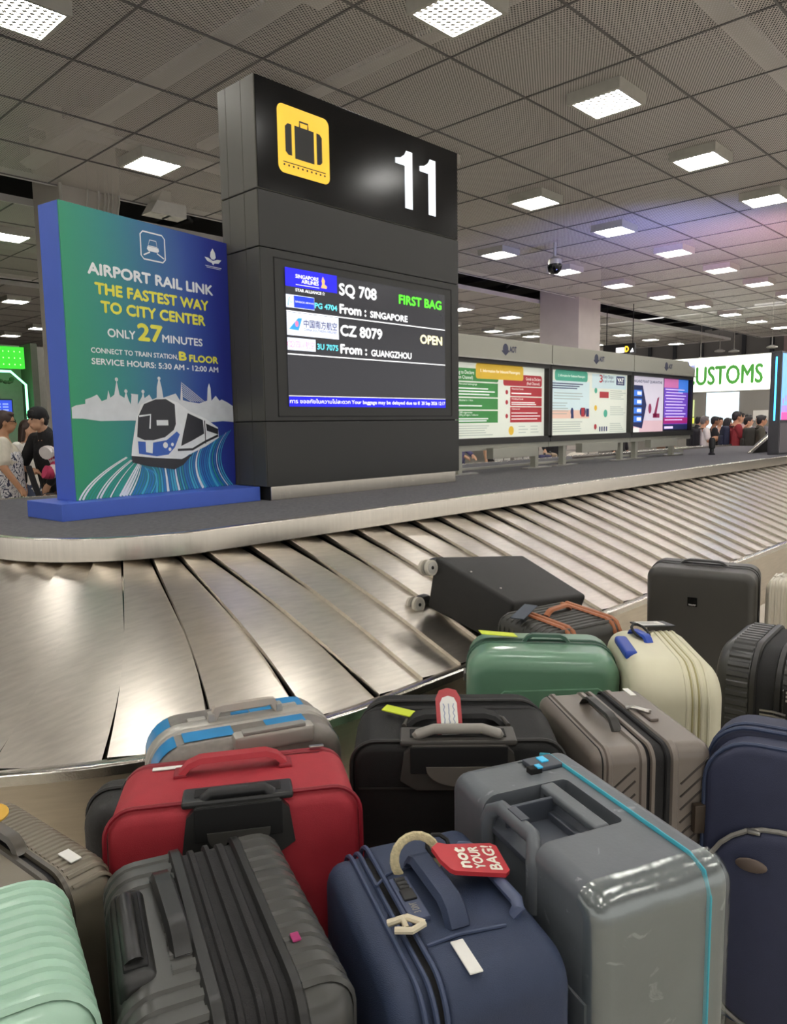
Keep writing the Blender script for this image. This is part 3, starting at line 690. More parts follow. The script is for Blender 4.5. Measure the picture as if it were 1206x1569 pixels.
# ------------------------------------------------------------------ digital totem, chute, bollard
M_tot = mat('totem_case', '#4b4a4e', .35, .2)
tt = thing('digital_totem', 'grey digital advertising totem with blue light strip at the right edge of the island', 'digital totem', (11.8, 3.53, 1.031))
MB().box((.9, .075, .75), (1.8, .15, 1.5), .008).build('case', M_tot, tt)
MB().box((.9, -.004, .245), (1.76, .012, .44), .003).build('base_panel', mat('totem_base', '#6f6a70', .4, .2), tt)
MB().box((-.004, .07, .96), (.01, .022, .92), .002).build('light_strip', flatmat('blue_led', '#49b8ff', 2.2), tt)
MB().box((.9, -.006, .99), (1.74, .01, .96)).build('screen', flatmat('totem_sky', '#7fb4e0', 0.72), tt, False)
s = Sheet((0, -.012, 0), (1, 0, 0), (0, 0, 1), (0, -1, 0))
a = MB(); s.rect(a, .03, .51, 1.77, .62, .001); s.rect(a, .6, .62, 1.2, .70, .001); art(a, 'screen_picture', flatmat('totem_pink', '#e0569c', 0.72), tt)
a = MB()
for k in range(9): s.ell(a, .1+.11*k, .78+.06*math.sin(k*2.3), .035, .05, .001, 9)
s.rect(a, .03, .62, 1.77, .72, .0005); art(a, 'screen_picture', flatmat('totem_lilac', '#a98ccf', 0.65), tt)
# added lamps without real fittings, tinting the mesh ceiling pink and blue
def glow(parent, loc, aim, col, e):
    ld = bpy.data.lights.new('added_tint_lamp', 'AREA'); ld.shape = 'RECTANGLE'; ld.size = 1.2; ld.size_y = .2; ld.energy = e; ld.color = col; ld.spread = math.radians(120)
    lo = bpy.data.objects.new('added_tint_lamp', ld); COL.objects.link(lo); lo.parent = parent; lo.location = loc; lo.rotation_euler = Vector(aim).to_track_quat('-Z', 'Y').to_euler()
glow(tt, (.9, .075, 1.52), (8, 3.5, 4), (1, .5, .55), 40)
glow(t, (1.7, .1, 1.43), (3.2, 2.0, 2.6), (.30, .34, 1.0), 42)
ch = thing('feed_chute', 'sloping dark baggage chute with bright side rail beside the totem', 'baggage chute', (12.16, 4.05, 1.031))
MB().prism([(0, 0), (1.05, 0), (1.05, .31)], 0, .06).build('chute_side', mat('chute_panel', '#45433f', .5), ch)
MB().strip([(-.05, -.01, -.01), (1.07, -.01, .305)], [(-.28, 0, .96)]*2, .05, .025, (0, 1, 0)).build('side_rail', M_lip, ch)
tag(MB().lathe([(.05, 0), (.05, .02), (.03, .04), (.03, .09), (.045, .1), (.05, .22), (.03, .26)], 12, Matrix.Translation((11.5, 4.37, 1.031))).build('bollard_sensor', M_blackp), 'small black sensor post on the island carpet left of the totem', 'sensor post')
rl = MB(); rl.box((12.5, 5.55, 1.05), (6, .05, .03)); tag(rl.build('guide_rail', M_lip), 'bright metal guide rail along the far edge of the island', 'rail')

# ------------------------------------------------------------------ customs hall
cu = thing('customs_sign', 'large white backlit sign with green CUSTOMS lettering over the queue', 'sign', (28, 11.4, 2.58))
MB().box((.2, -.1, .63), (.4, 5.6, 1.26), .01).build('sign_case', M_white_trim, cu)
MB().box((-.01, -.1, .63), (.02, 5.56, 1.22)).build('light_panel', flatmat('sign_white', '#fbfff2', 1.25), cu, False)
s = Sheet((-.025, 0, 0), (0, -1, 0), (0, 0, 1), (-1, 0, 0))
a = MB(); s.text(a, 'CUSTOMS', -.33, .27, 2.42, .63, .002, bold=.02); art(a, 'lettering', flatmat('sign_green', '#4f9e42', .42), cu)
pw = thing('partition_wall', 'grey partition with glowing white panel behind the customs queue', 'partition', (28.05, 10, 0))
MB().box((.1, 1, 1.3), (.2, 9, 2.58)).build('wall_panel', M_wall2, pw)
lp = MB(); lp.box((-.02, .33, 1.6), (.04, 1.15, 1.9)); lp.build('light_panel', flatmat('panel_white', '#d3e4f0', .75), pw, False)
MB().box((-.03, 1.9, 2.0), (.05, 1.1, .62)).build('lit_screen', flatmat('screen_olive', '#b5bf86', .8), pw, False)
MB().box((-.03, 1.9, 1.55), (.05, 1.1, .2)).build('lit_screen', flatmat('screen_lime', '#d6e24a', .9), pw, False)
MB().box((-.03, -1.0, 1.7), (.03, .5, .35)).build('notice_sheet', M_paper, pw)
for i, (y, z, lab) in enumerate(((11.6, 4.25, 'small white pendant lamp above the customs sign, leftmost of the four'), (11.05, 4.2, 'small white pendant lamp above the middle of the customs sign'), (9.65, 4.25, 'small white pendant lamp above the totem, rightmost of the four'), (12.35, 3.98, 'lowest small white pendant lamp above the customs sign'))):
    t = thing('pendant_lamp', lab, 'pendant lamp', (31, y, z), 0, 'pendant lamps over customs')
    MB().lathe([(.12, 0), (.2, .02), (.2, .06), (.05, .12)], 14).build('shade', M_white_trim, t)
    MB().cyl((0, 0, .1), (0, 0, 6.25-z), .02, 6).build('rod', M_lamp_body, t)
hg = thing('hanging_sign', 'black hanging direction sign with white and yellow lit symbols above the boards', 'sign', (20, 10.3, 3.45))
MB().box((.06, 0, .14), (.12, .95, .28), .01).build('sign_case', M_blackp, hg)
s = Sheet((-.002, .475, 0), (0, -1, 0), (0, 0, 1), (-1, 0, 0))
a = MB(); s.rect(a, .40, .03, .66, .18); s.poly(a, [(.82, .03), (.9, .15), (.94, .03)]); art(a, 'white_symbol', W_white, hg)
a = MB(); s.text(a, 'D', .68, .05, .78, .15, bold=.01); art(a, 'yellow_letter', flatmat('sign_yellow', '#f2c832', 1.), hg)
for y in (-.4, .4): MB().cyl((.06, y, .28), (.06, y, 1.4), .012, 6).build('rod', M_dark, hg)
cc = thing('security_camera', 'black dome security camera hanging on a short pole from the mesh ceiling', 'security camera', (12.22, 7.58, CZ))
MB().cyl((0, 0, 0), (0, 0, -.26), .028, 10).build('pole', M_lamp_body, cc)
MB().lathe([(.04, -.25), (.12, -.30), (.13, -.39), (.12, -.40)], 18).build('housing', M_silverp, cc)
MB().lathe([(.13, -.385), (.135, -.41), (.115, -.50), (.07, -.545), (.0, -.555)], 18).build('dome', mat('dome_glass', '#08080a', .08), cc)

# green exchange booth at the far left
bo = thing('exchange_booth', 'grey booth with green lit sign and green neon outline behind the passengers at left', 'booth', (4.2, 15, 0))
MB().box((.6, .6, 1.6), (3.4, .1, 3.2)).build('back_panel', mat('booth_wall', '#9a9890', .6), bo)
MB().box((1.55, .3, 1.6), (.12, .6, 3.2)).build('side_panel', mat('booth_side', '#5a6152', .6), bo)
MB().box((.5, .1, 2.92), (1.76, .14, .40)).build('lit_sign', flatmat('booth_green', '#38c62f', 0.72), bo, False)
dt = MB(); s = Sheet((0, .025, 0), (1, 0, 0), (0, 0, 1), (0, -1, 0))
for i in range(9):
    for j in range(3): s.ell(dt, .5+.1*i, 2.79+.12*j, .012, n=8)
art(dt, 'sign_dots', flatmat('booth_dot', '#b8f0a0', 1.), bo)
MB().tube([(-.6, .05, 2.66), (1.12, .05, 2.66), (1.38, .05, 2.42), (1.38, .05, 1.2)], .022, 8).build('neon_tube', flatmat('neon_green', '#7dffb0', 3.0), bo)
fol = MB()
for k in range(26): fol.ball((-.2+1.4*rnd.random(), .2, 2.42+.14*rnd.random()), .05, .04, .035, 7, 5)
fol.build('garland', mat('garland_leaf', '#3d4a33', .8), bo)
sc = thing('monitor', 'dark monitor with a blue rate table mounted on the booth', 'monitor', (5.0, 15.1, 1.68))
MB().box((0, 0, .22), (.66, .06, .5), .01).build('case', M_blackp, sc); MB().box((0, -.032, .22), (.61, .01, .45)).build('screen', flatmat('rate_blue', '#2845b8', .9), sc, False)
s = Sheet((-.3, -.04, 0), (1, 0, 0), (0, 0, 1), (0, -1, 0)); a = MB()
for r_ in range(7):
    for c_ in range(4): s.rect(a, .05+.13*c_, .03+.055*r_, .15+.13*c_, .055+.055*r_)
art(a, 'rate_table', flatmat('rate_pale', '#8fa6ee', .7), sc)
sd = thing('picture_stand', 'small framed picture standing beside the pale column', 'picture', (5.50, 14.6, 1.2)); MB().box((.1, 0, .22), (.3, .04, .5), .005).build('frame', M_duct, sd); MB().box((.1, -.023, .22), (.25, .01, .44)).build('print', flatmat('print_beige', '#b9a58a', 0), sd, False)
MB().box((.1, 0, -.6), (.04, .04, 1.2)).build('leg', M_duct, sd)

# ------------------------------------------------------------------ luggage
def rr(W, z0, H, R, d=0., n=7):
    """rounded rectangle outline in XZ, inset by d, anticlockwise seen from -Y"""
    x, a, b, r = W/2-d, z0+d, H-d, max(R-d, .004)
    out = []
    for cx, cz, st in ((x-r, a+r, -90), (x-r, b-r, 0), (-x+r, b-r, 90), (-x+r, a+r, 180)):
        for k in range(n+1):
            t = math.radians(st+90*k/n); out.append((cx+r*math.cos(t), cz+r*math.sin(t)))
    return out
def shell(mb, W, z0, H, R, y0, y1, e0=0., e1=0., n=5, bulge=0.):
    """solid with rounded-rectangle outline between y0 and y1; e0/e1 round the rims at each end"""
    rings = []
    if e0:
        if bulge: rings.append((y0-bulge, min(W, H-z0)*.30))
        if bulge: rings.append((y0-bulge*.6, e0+.05))
        rings += [(y0+e0*(1-math.cos(PI/2*k/n)), e0*(1-math.sin(PI/2*k/n))) for k in range(n+1)]
    else: rings.append((y0, 0))
    if e1:
        rings += [(y1-e1*(1-math.cos(PI/2*k/n)), e1*(1-math.sin(PI/2*k/n))) for k in range(n, -1, -1)]
        if bulge: rings += [(y1+bulge*.6, e1+.05), (y1+bulge, min(W, H-z0)*.30)]
    else: rings.append((y1, 0))
    vs = []; fs = []; m = None
    for y, d in rings:
        o = rr(W, z0, H, max(R, d+.02) if d > R else R, d); m = len(o); vs += [(p[0], y, p[1]) for p in o]
    for i in range(len(rings)-1):
        for j in range(m): fs.append((i*m+j, i*m+(j+1) % m, (i+1)*m+(j+1) % m, (i+1)*m+j))
    fs.append(tuple(range(m))); fs.append(tuple((len(rings)-1)*m+j for j in range(m-1, -1, -1)))
    return mb.add(vs, fs)
def band(mb, W, z0, H, R, y, w, h):
    """raised band round the outline at depth y"""
    a = rr(W, z0, H, R, 0); b = rr(W, z0, H, R, -h); m = len(a)
    vs = [(p[0], y-w/2, p[1]) for p in a]+[(p[0], y-w*.3, p[1]) for p in b]+[(p[0], y+w*.3, p[1]) for p in b]+[(p[0], y+w/2, p[1]) for p in a]
    fs = [(i*m+j, i*m+(j+1) % m, (i+1)*m+(j+1) % m, (i+1)*m+j) for i in range(3) for j in range(m)]
    return mb.add(vs, fs)
def ztop(W, H, R, x):
    d = abs(x)-(W/2-R)
    return H if d <= 0 else H-R+math.sqrt(max(R*R-d*d, 0))
def ribs(mb, W, z0, H, R, y0, y1, e, xs, w, h, front=-1, low=None):
    """raised ribs over the top and down the big face at y0 (front=-1) or y1 (front=+1)"""
    for x in xs:
        zt = ztop(W, H, R, x); path = []; nr = []
        ya, s = (y0, 1) if front < 0 else (y1, -1)
        path.append((x, ya, low if low else z0+.06)); nr.append((0, -s, 0))
        path.append((x, ya, zt-e)); nr.append((0, -s, 0))
        for k in range(1, 6):
            t = PI/2*k/5; path.append((x, ya+s*e*(1-math.cos(t)), zt-e+e*math.sin(t))); nr.append((0, -s*math.cos(t), math.sin(t)))
        path.append((x, y1 if front < 0 else y0, zt)); nr.append((0, 0, 1))
        mb.strip(path, nr, w, h, (1, 0, 0))
    return mb
def wheels(t, W, D, z0=.06, r=.028, inset=.055, m=None):
    for sx in (-1, 1):
        for sy in (-1, 1):
            x, y = sx*(W/2-inset), sy*(D/2-.05)
            o = MB().cyl((x-.012, y, r), (x+.012, y, r), r, 16).build('wheel', M_rubber, t)
            MB().box((x, y, (z0+.012+r)/2+.008), (.036, .03, z0+.012-r), .004).build('wheel_housing', m or M_blackp, o)
def arch(mb, p0, p1, rise, w, th, n=10, flat=.62, up=(0, 0, 1)):
    """strap or moulded carry handle arching between p0 and p1"""
    p0, p1, up = Vector(p0), Vector(p1), Vector(up); pts = []
    for k in range(n+1):
        t = k/n; a = min(1, min(t, 1-t)/((1-flat)/2)); a = math.sin(a*PI/2)
        pts.append(p0.lerp(p1, t)+up*rise*a)
    d = (p1-p0).normalized(); side = d.cross(up).normalized(); k = len(pts); vs = []; fs = []
    for i, p in enumerate(pts):
        t = (pts[min(i+1, k-1)]-pts[max(i-1, 0)]).normalized(); nn = side.cross(t).normalized()
        for a, b in ((-1, -.6), (-.7, 1), (.7, 1), (1, -.6), (.7, -1), (-.7, -1)): vs.append(p+side*w/2*a+nn*th/2*b)
    for i in range(k-1):
        for j in range(6): fs.append((i*6+j, i*6+(j+1) % 6, (i+1)*6+(j+1) % 6, (i+1)*6+j))
    fs += [tuple(range(6)), tuple((k-1)*6+j for j in range(5, -1, -1))]
    return mb.add(vs, fs)
def tilt(t, lean): t.rotation_euler = (math.radians(lean), 0, t.rotation_euler[2])
def case(label, x, y, yaw, lean=0, cat='suitcase', name='suitcase'):
    t = thing(name, label, cat, (x, y, 0), math.radians(yaw)); tilt(t, lean); return t
def world(t, p):
    return Matrix.LocRotScale(t.location, t.rotation_euler.to_quaternion(), None) @ Vector(p)

# --- red soft case -------------------------------------------------
M_red = mat('red_nylon', '#a92834', .62, 0, .06, 30, .25, 700)
M_redp = mat('red_piping', '#8c1a28', .5)
W, D, H = .509, .31, .785
t = case('red soft-sided suitcase with black recessed pull handle, behind the dark ribbed case', .868, 1.322, -34.4, -4)
shell(MB(), W, .06, H, .055, -D/2, .09, .03, .02, bulge=.004).build('body', M_red, t)
shell(MB(), W-.02, .07, H-.008, .06, .09, D/2, .0, .035, bulge=.004).build('front_pocket', M_red, t)
z = MB(); band(z, W-.006, .063, H-.003, .057, .098, .022, .004); z.build('zip_band', M_zip if 0 else M_redp, t)
z = MB(); z.tube([(p[0], -D/2+.012, p[1]) for p in rr(W+.006, .057, H+.003, .058)], .005, 6, closed=True); z.build('piping', M_redp, t)
h = arch(MB(), (-.125, .02, H-.004), (.115, .03, H-.004), .034, .045, .014).build('carry_handle', M_red, t)
for x in (-.12, .11): MB().box((x, .025, H+.002), (.03, .055, .008), .003).build('handle_tab', M_redp, h)
def cup(t, cx, w, H, D, body_m, grip_m, hw=.075, depth=.10, grip=True, scoop_m=None):
    """moulded pull-handle recess wrapped over the top rear edge"""
    y = -D/2
    o = MB(); fr = [(-w/2, -.09), (-w/2+.01, -.02), (-w/2+.03, 0), (w/2-.03, 0), (w/2-.01, -.02), (w/2, -.09), (w/2-.04, -.115), (-w/2+.04, -.115)]
    # frame: top plate and rear plate with rim
    o.box((cx, y+hw/2-.004, H+.002), (w, hw, .016), .006)
    o.prism([(cx+q[0], H+q[1]) for q in fr], y-.014, y+.006)
    b = o.build('pull_handle_housing', body_m, t)
    s = MB(); s.box((cx, y+hw*.45, H+.009), (w-.05, hw*.55, .006), .002); s.box((cx, y-.013, H-.036), (w-.05, .008, .07), .003); s.build('recess', M_seam, b)
    sc = MB(); sc.prism([(cx-w*.28, H-.052)]+[(cx-w*.28*math.cos(PI*k/14), H-.054-.048*math.sin(PI*k/14)) for k in range(15)]+[(cx+w*.28, H-.052)], y-.021, y-.008); sc.build('finger_scoop', scoop_m or body_m, b)
    if grip:
        g = MB(); g.tube([(cx-w/2+.045, y+.012, H+.004), (cx-w/2+.06, y+.008, H+.018), (cx+w/2-.06, y+.008, H+.018), (cx+w/2-.045, y+.012, H+.004)], .013, 10, flat=1.0); g.build('pull_handle', grip_m, t)
    return b
cup(t, .005, .225, H, D, mat('black_housing', '#2c2c2b', .35, 0, .05), M_blackp, scoop_m=mat('dark_scoop', '#474643', .32))
MB().box((.19, .092, H+.008), (.035, .012, .005), .002).build('zip_puller', M_chrome, t)
MB().box((-.15, .06, H+.003), (.07, .016, .003), .001).build('white_label', M_paper, t)
wheels(t, W, D)

# --- grey and blue hard case --------------------------------------
M_gb = mat('carbon_grey', '#7f7972', .32, .1, .12, 60); M_gbb = mat('sky_blue_panel', '#2f8bc4', .3, 0, .05)
W, D, H = .51, .29, .74
t = case('grey and sky-blue hard suitcase with metal edge frame, standing behind the red case', 1.151, 1.71, -23.3)
shell(MB(), W, .06, H, .095, -D/2, -.012, .045).build('shell', M_gb, t)
shell(MB(), W, .06, H, .095, .012, D/2, 0, .045).build('shell', M_gb, t)
z = MB(); shell(z, W+.002, .059, H+.001, .096, -.018, .018); band(z, W, .06, H, .095, 0, .05, .008); band(z, W, .06, H, .095, -.03, .018, .006); z.build('metal_frame', M_silverp, t)
def panelpatch(t, m, xa, xb, y0, y1, H, W, R, name='colour_panel', off=.002, n=6):
    vs = []; fs = []
    for k in range(n+1):
        x = xa+(xb-xa)*k/n; zt = ztop(W, H, R, x)+off; vs += [(x, y0, zt), (x, y1, zt)]
    for k in range(n): fs.append((2*k, 2*k+2, 2*k+3, 2*k+1))
    return MB().add(vs, fs).build(name, m, t)
panelpatch(t, M_gbb, -.17, -.04, -.105, -.04, H, W, .095); panelpatch(t, M_gbb, .05, .16, -.105, -.04, H, W, .095); panelpatch(t, M_gbb, .03, .19, .03, .105, H, W, .095); panelpatch(t, M_gbb, -.254, -.19, -.11, .1, H, W, .095, n=10)
panelpatch(t, M_gbb, .235, .2545, -.1, -.03, H, W, .095, n=8)
MB().box((.2555, .02, .42), (.004, .2, .5), .001).build('colour_panel', M_gbb, t)
h = arch(MB(), (-.085, -.0, H+.004), (.105, -.0, H+.004), .034, .026, .022, flat=.8).build('carry_handle', mat('putty_grip', '#b3aa9e', .4), t)
for x in (-.085, .105): MB().box((x, .0, H+.016), (.018, .03, .03), .004).build('handle_mount', M_silverp, h)
for x in (-.12, .0, .14): MB().box((x, .03, H+.004), (.05, .022, .012), .004).build('latch', M_gbb if x == 0 else M_silverp, t)
b = MB().box((.06, -.125, H-.015), (.22, .05, .05), .012).build('pull_handle_housing', M_silverp, t)
MB().box((.06, -.13, H+.011), (.17, .03, .012), .004).build('pull_handle', M_greyp, b)
wheels(t, W, D)

# --- black soft case with red tag ---------------------------------
M_blk = mat('black_polyester', '#121211', .7, 0, .15, 40, .3, 600); M_blk2 = mat('black_piping', '#2a2927', .5)
M_cup = mat('worn_grey_moulding', '#45423e', .4, 0, .12, 20); M_cupg = mat('pale_grey_grip', '#8f8b83', .38, 0, .08, 20)
W, D, H = .53, .33, .772
t = case('large black soft suitcase with a pale grey pull handle, behind the slate grey hard case', 1.518, 1.245, -47.1, 1.9)
shell(MB(), W, .06, H, .06, -D/2, .05, .022, .012, bulge=.003).build('body', M_blk, t)
shell(MB(), W-.02, .07, H+.006, .08, .06, D/2, .02, .04, bulge=.01).build('front_pocket', M_blk, t)
z = MB(); band(z, W-.012, .066, H-.001, .062, .056, .02, .003); z.build('zip_band', M_zip, t)
z = MB(); z.tube([(p[0], -D/2+.012, p[1]) for p in rr(W+.006, .057, H+.003, .062)], .005, 6, closed=True); z.tube([(p[0], .075, p[1]) for p in rr(W-.01, .07, H+.012, .085)], .005, 6, closed=True); z.build('piping', M_blk2, t)
MB().box((0, -D/2-.004, H-.115), (W-.03, .003, .004)).build('seam', M_blk2, t)
arch(MB(), (-.13, -.05, H-.002), (.125, -.045, H-.002), .03, .05, .012).build('carry_handle', M_blk, t)
z = MB(); z.tube([(-.135, -.075, H+.006), (-.125, -.035, H+.008), (-.1, -.018, H+.008), (.1, -.018, H+.008), (.125, -.035, H+.008), (.135, -.075, H+.006)], .006, 8); z.build('handle_rim', M_cup, t)
b = cup(t, .0, .29, H, D, M_cup, M_cupg, .085, grip=False, scoop_m=mat('worn_scoop', '#6f6a62', .4))
g = MB(); g.tube([(-.105, -D/2+.03, H+.004), (-.10, -D/2+.012, H+.02), (-.06, -D/2+.02, H+.03), (.06, -D/2+.02, H+.03), (.10, -D/2+.012, H+.02), (.105, -D/2+.03, H+.004)], .013, 10); g.build('pull_handle', M_cupg, t)
wheels(t, W, D)
BLK = t
M_hiv = mat('lime_webbing', '#cfe03a', .6)
def lugtag(label, pts_world, name='luggage_tag', cat='luggage tag'): pass
tg = thing('luggage_tag', 'red-framed luggage tag with white name card on the black suitcase', 'luggage tag', world(BLK, (-.02, -.10, H+.05)), math.radians(-44))
tg.rotation_euler = (math.radians(-38), 0, math.radians(-44))
o = [(-.032, -.075), (.032, -.075), (.032, .04), (.022, .06), (.0, .066), (-.022, .06), (-.032, .04)]
MB().prism(o, -.004, .004).build('tag_frame', mat('tag_red', '#b03a3f', .4), tg)
MB().prism([(p[0]*.68, p[1]*.74-.004) for p in o], -.0055, -.004).build('name_card', M_paper, tg)
a = MB(); s = Sheet((-.02, -.006, -.05), (1, 0, 0), (0, 0, 1), (0, -1, 0))
for k in range(3): s.line(a, [(.008+.012*k, .01+.006*i+.0) if 0 else (.008+.012*k+.002*math.sin(3*i+k), .01+.008*i) for i in range(9)], .0018)
art(a, 'handwriting', mat('ink_blue', '#6a7fa8', .6), tg)
st = MB(); st.tube([world(BLK, (-.02, -.11, H+.01)), world(BLK, (.0, -.135, H+.034)), world(BLK, (.035, -.14, H+.036)), world(BLK, (.06, -.15, H+.024))], .008, 6, flat=.35, up=(0, 0, 1))
tag(st.build('tag_strap', M_hiv), 'lime green and black strap tied round the pull handle of the black suitcase', 'strap')
st = MB(); st.box((0, 0, 0), (.09, .028, .004), .001, M=Matrix.Translation(world(BLK, (-.15, -.01, H+.02))) @ Matrix.Rotation(math.radians(-80), 4, 'Z') @ Matrix.Rotation(.2, 4, 'X'))
tag(st.build('ribbon', M_hiv), 'lime green woven ribbon on the top left of the black suitcase', 'ribbon')

# --- slate grey hard case wrapped in film --------------------------
M_sl = mat('slate_shell', '#62676c', .38, 0, .10, 9, .06, 120)
nt_ = M_sl.node_tree; pb = nt_.nodes['Principled BSDF']; src = pb.inputs['Base Color'].links[0].from_socket      # worn pale scuffs
n_ = nt_.nodes.new('ShaderNodeTexNoise'); n_.inputs['Scale'].default_value = 26; n_.inputs['Detail'].default_value = 6; n_.inputs['Distortion'].default_value = .8
nt_.links.new(nt_.nodes['Texture Coordinate'].outputs['Object'], n_.inputs['Vector'])
cr_ = nt_.nodes.new('ShaderNodeValToRGB'); cr_.color_ramp.elements[0].position = .66; cr_.color_ramp.elements[1].position = .72; cr_.color_ramp.elements[1].color = (.45, .45, .45, 1); nt_.links.new(n_.outputs[0], cr_.inputs[0])
mx_ = nt_.nodes.new('ShaderNodeMix'); mx_.data_type = 'RGBA'; nt_.links.new(cr_.outputs[0], mx_.inputs[0]); nt_.links.new(src, mx_.inputs[6]); mx_.inputs[7].default_value = rgb('#a9adaf'); nt_.links.new(mx_.outputs[2], pb.inputs['Base Color'])
M_sl2 = mat('slate_recess', '#474c55', .45, 0, .06, 12); M_teal = mat('teal_stripe', '#3fa9bd', .4)
W, D, H = .515, .288, .802
t = case('large scuffed slate grey hard suitcase with teal stripe and clear film wrap, front centre', 1.237, .711, 66.3)
o_ = MB(); shell(o_, W, .06, H, .05, -D/2, D/2, .032, .032, n=6)
ob = bpy.data.objects.new('cut', o_.mesh('cut', None)); COL.objects.link(ob)
cutters = []
for c_, d_, b_ in (((.014, .06, H), (.188, .23, .12), .012), ((.012, D/2+.01, H-.12), (.155, .05, .22), .012), ((.185, -.045, H+.004), (.062, .085, .016), .003), ((.16, -.012, H), (.022, .03, .05), .002)):
    q_ = bpy.data.objects.new('cutter', MB().box(c_, d_, b_, 3).mesh('cutter', None)); COL.objects.link(q_); cutters.append(q_)
    md = ob.modifiers.new('b', 'BOOLEAN'); md.operation = 'DIFFERENCE'; md.object = q_; md.solver = 'EXACT'
me = evaluated(ob); ob.modifiers.clear(); ob.data = me; me.name = 'shell'; ob.name = 'shell'
for q_ in cutters: bpy.data.objects.remove(q_)
me.materials.clear(); me.materials.append(M_sl); me.shade_smooth(); me.set_sharp_from_angle(angle=math.radians(34)); ob.parent = t
md = ob.modifiers.new('weighted', 'WEIGHTED_NORMAL'); md.keep_sharp = True
rc = MB(); rc.box((.014, .044, H-.055), (.186, .19, .012), .002); rc.build('recess', M_sl2, t)
rb = MB(); rb.box((.066, .06, H-.032), (.010, .11, .05), .003); rb.box((.0, .012, H-.045), (.13, .016, .02), .004); rb.build('recess_rib', M_sl2, t)
bar = MB(); bar.box((.016, -.008, H-.009), (.186, .034, .018), .006, 3); bar.box((.10, -.008, H-.024), (.014, .034, .045), .004); bar.box((-.068, -.008, H-.024), (.014, .034, .045), .004); bar.build('carry_handle', M_sl, t)
h = MB(); h.tube([(.095, .140, H-.13), (.095, .141, H-.045), (.089, .136, H-.022), (.068, .124, H-.008), (-.045, .124, H-.008), (-.066, .136, H-.022), (-.073, .141, H-.045), (-.073, .140, H-.13)], .0165, 12, flat=.85, up=(0, 1, 0)); h = h.build('pull_handle', M_sl, t)
MB().box((.012, .120, H+.0075), (.05, .018, .004), .001).build('release_button', M_sl2, h)
for x in (.095, -.073): MB().box((x, .141, .36), (.022, .006, .50), .002).build('pull_handle_tube', M_silverp, t)
for x in (.20, -.20): MB().box((x, D/2+.001, .36), (.07, .008, .5), .004).build('corner_panel', M_sl, t)
z = MB(); path = [(-W/2-.002, -.085, .1), (-W/2-.002, -.085, H-.05), (-W/2+.012, -.085, H-.012), (-W/2+.045, -.085, H+.001), (W/2-.045, -.085, H+.001), (W/2-.012, -.085, H-.012)]
z.tube(path, .006, 8, flat=.6, up=(0, 1, 0)); z.build('teal_stripe', M_teal, t)
lk = MB().box((.185, -.05, H+.001), (.055, .075, .012), .004).build('lock', M_sl2, t)
MB().box((.19, -.052, H+.008), (.024, .018, .004), .001).build('lock_window', mat('cyan_button', '#38b4e0', .3, emit=.15), lk)
MB().box((.16, -.012, H+.004), (.018, .03, .016), .002).build('lock_slot', M_seam, lk); MB().box((.156, -.020, H+.013), (.016, .012, .003)).build('lock_button', mat('cyan_button', '#38b4e0', .3), lk)
wheels(t, W, D)
# clear film wrapped round the near end
M_film = bpy.data.materials.new('clear_film'); M_film.use_nodes = True
nt = M_film.node_tree; N = nt.nodes; L = nt.links
gl = N.new('ShaderNodeBsdfGlossy'); gl.inputs['Roughness'].default_value = .2; gl.inputs['Color'].default_value = (.9, .95, .92, 1)
tr = N.new('ShaderNodeBsdfTransparent'); tr.inputs['Color'].default_value = (.93, .96, .94, 1); mx = N.new('ShaderNodeMixShader'); mx.inputs[0].default_value = .16
tc = N.new('ShaderNodeTexCoord'); nz = N.new('ShaderNodeTexNoise'); nz.inputs['Scale'].default_value = 9; nz.inputs['Distortion'].default_value = 1.5; bp = N.new('ShaderNodeBump'); bp.inputs['Strength'].default_value = .35; bp.inputs['Distance'].default_value = .01
L.new(tc.outputs['Object'], nz.inputs['Vector']); L.new(nz.outputs[0], bp.inputs['Height']); L.new(bp.outputs[0], gl.inputs['Normal'])
L.new(tr.outputs[0], mx.inputs[1]); L.new(gl.outputs[0], mx.inputs[2]); L.new(mx.outputs[0], N['Material Output'].inputs[0])
fm = MB(); shell(fm, W+.012, .08, H+.004, .053, -D/2-.006, D/2+.006, .034, .034, n=6)
bm = bmesh.new(); bm.from_mesh(fm.mesh('film', None)); bmesh.ops.subdivide_edges(bm, edges=[e for e in bm.edges if e.calc_length() > .05], cuts=5, use_grid_fill=True)
bmesh.ops.delete(bm, geom=[v for v in bm.verts if v.co.x > -.165 + .03*math.sin(v.co.y*22) or v.co.z < .1], context='VERTS')
for v in bm.verts: v.co += Vector((-.5, 0, .3))*.007*max(0, min(1, (H-.04-v.co.z)/.1))*abs(math.sin(v.co.y*41+v.co.z*17)*math.sin(v.co.z*29))
me = bpy.data.meshes.new('clear_film_wrap'); bm.to_mesh(me); bm.free(); me.materials.append(M_film); me.shade_smooth()
ob = bpy.data.objects.new('clear_film_wrap', me); COL.objects.link(ob); ob.parent = t

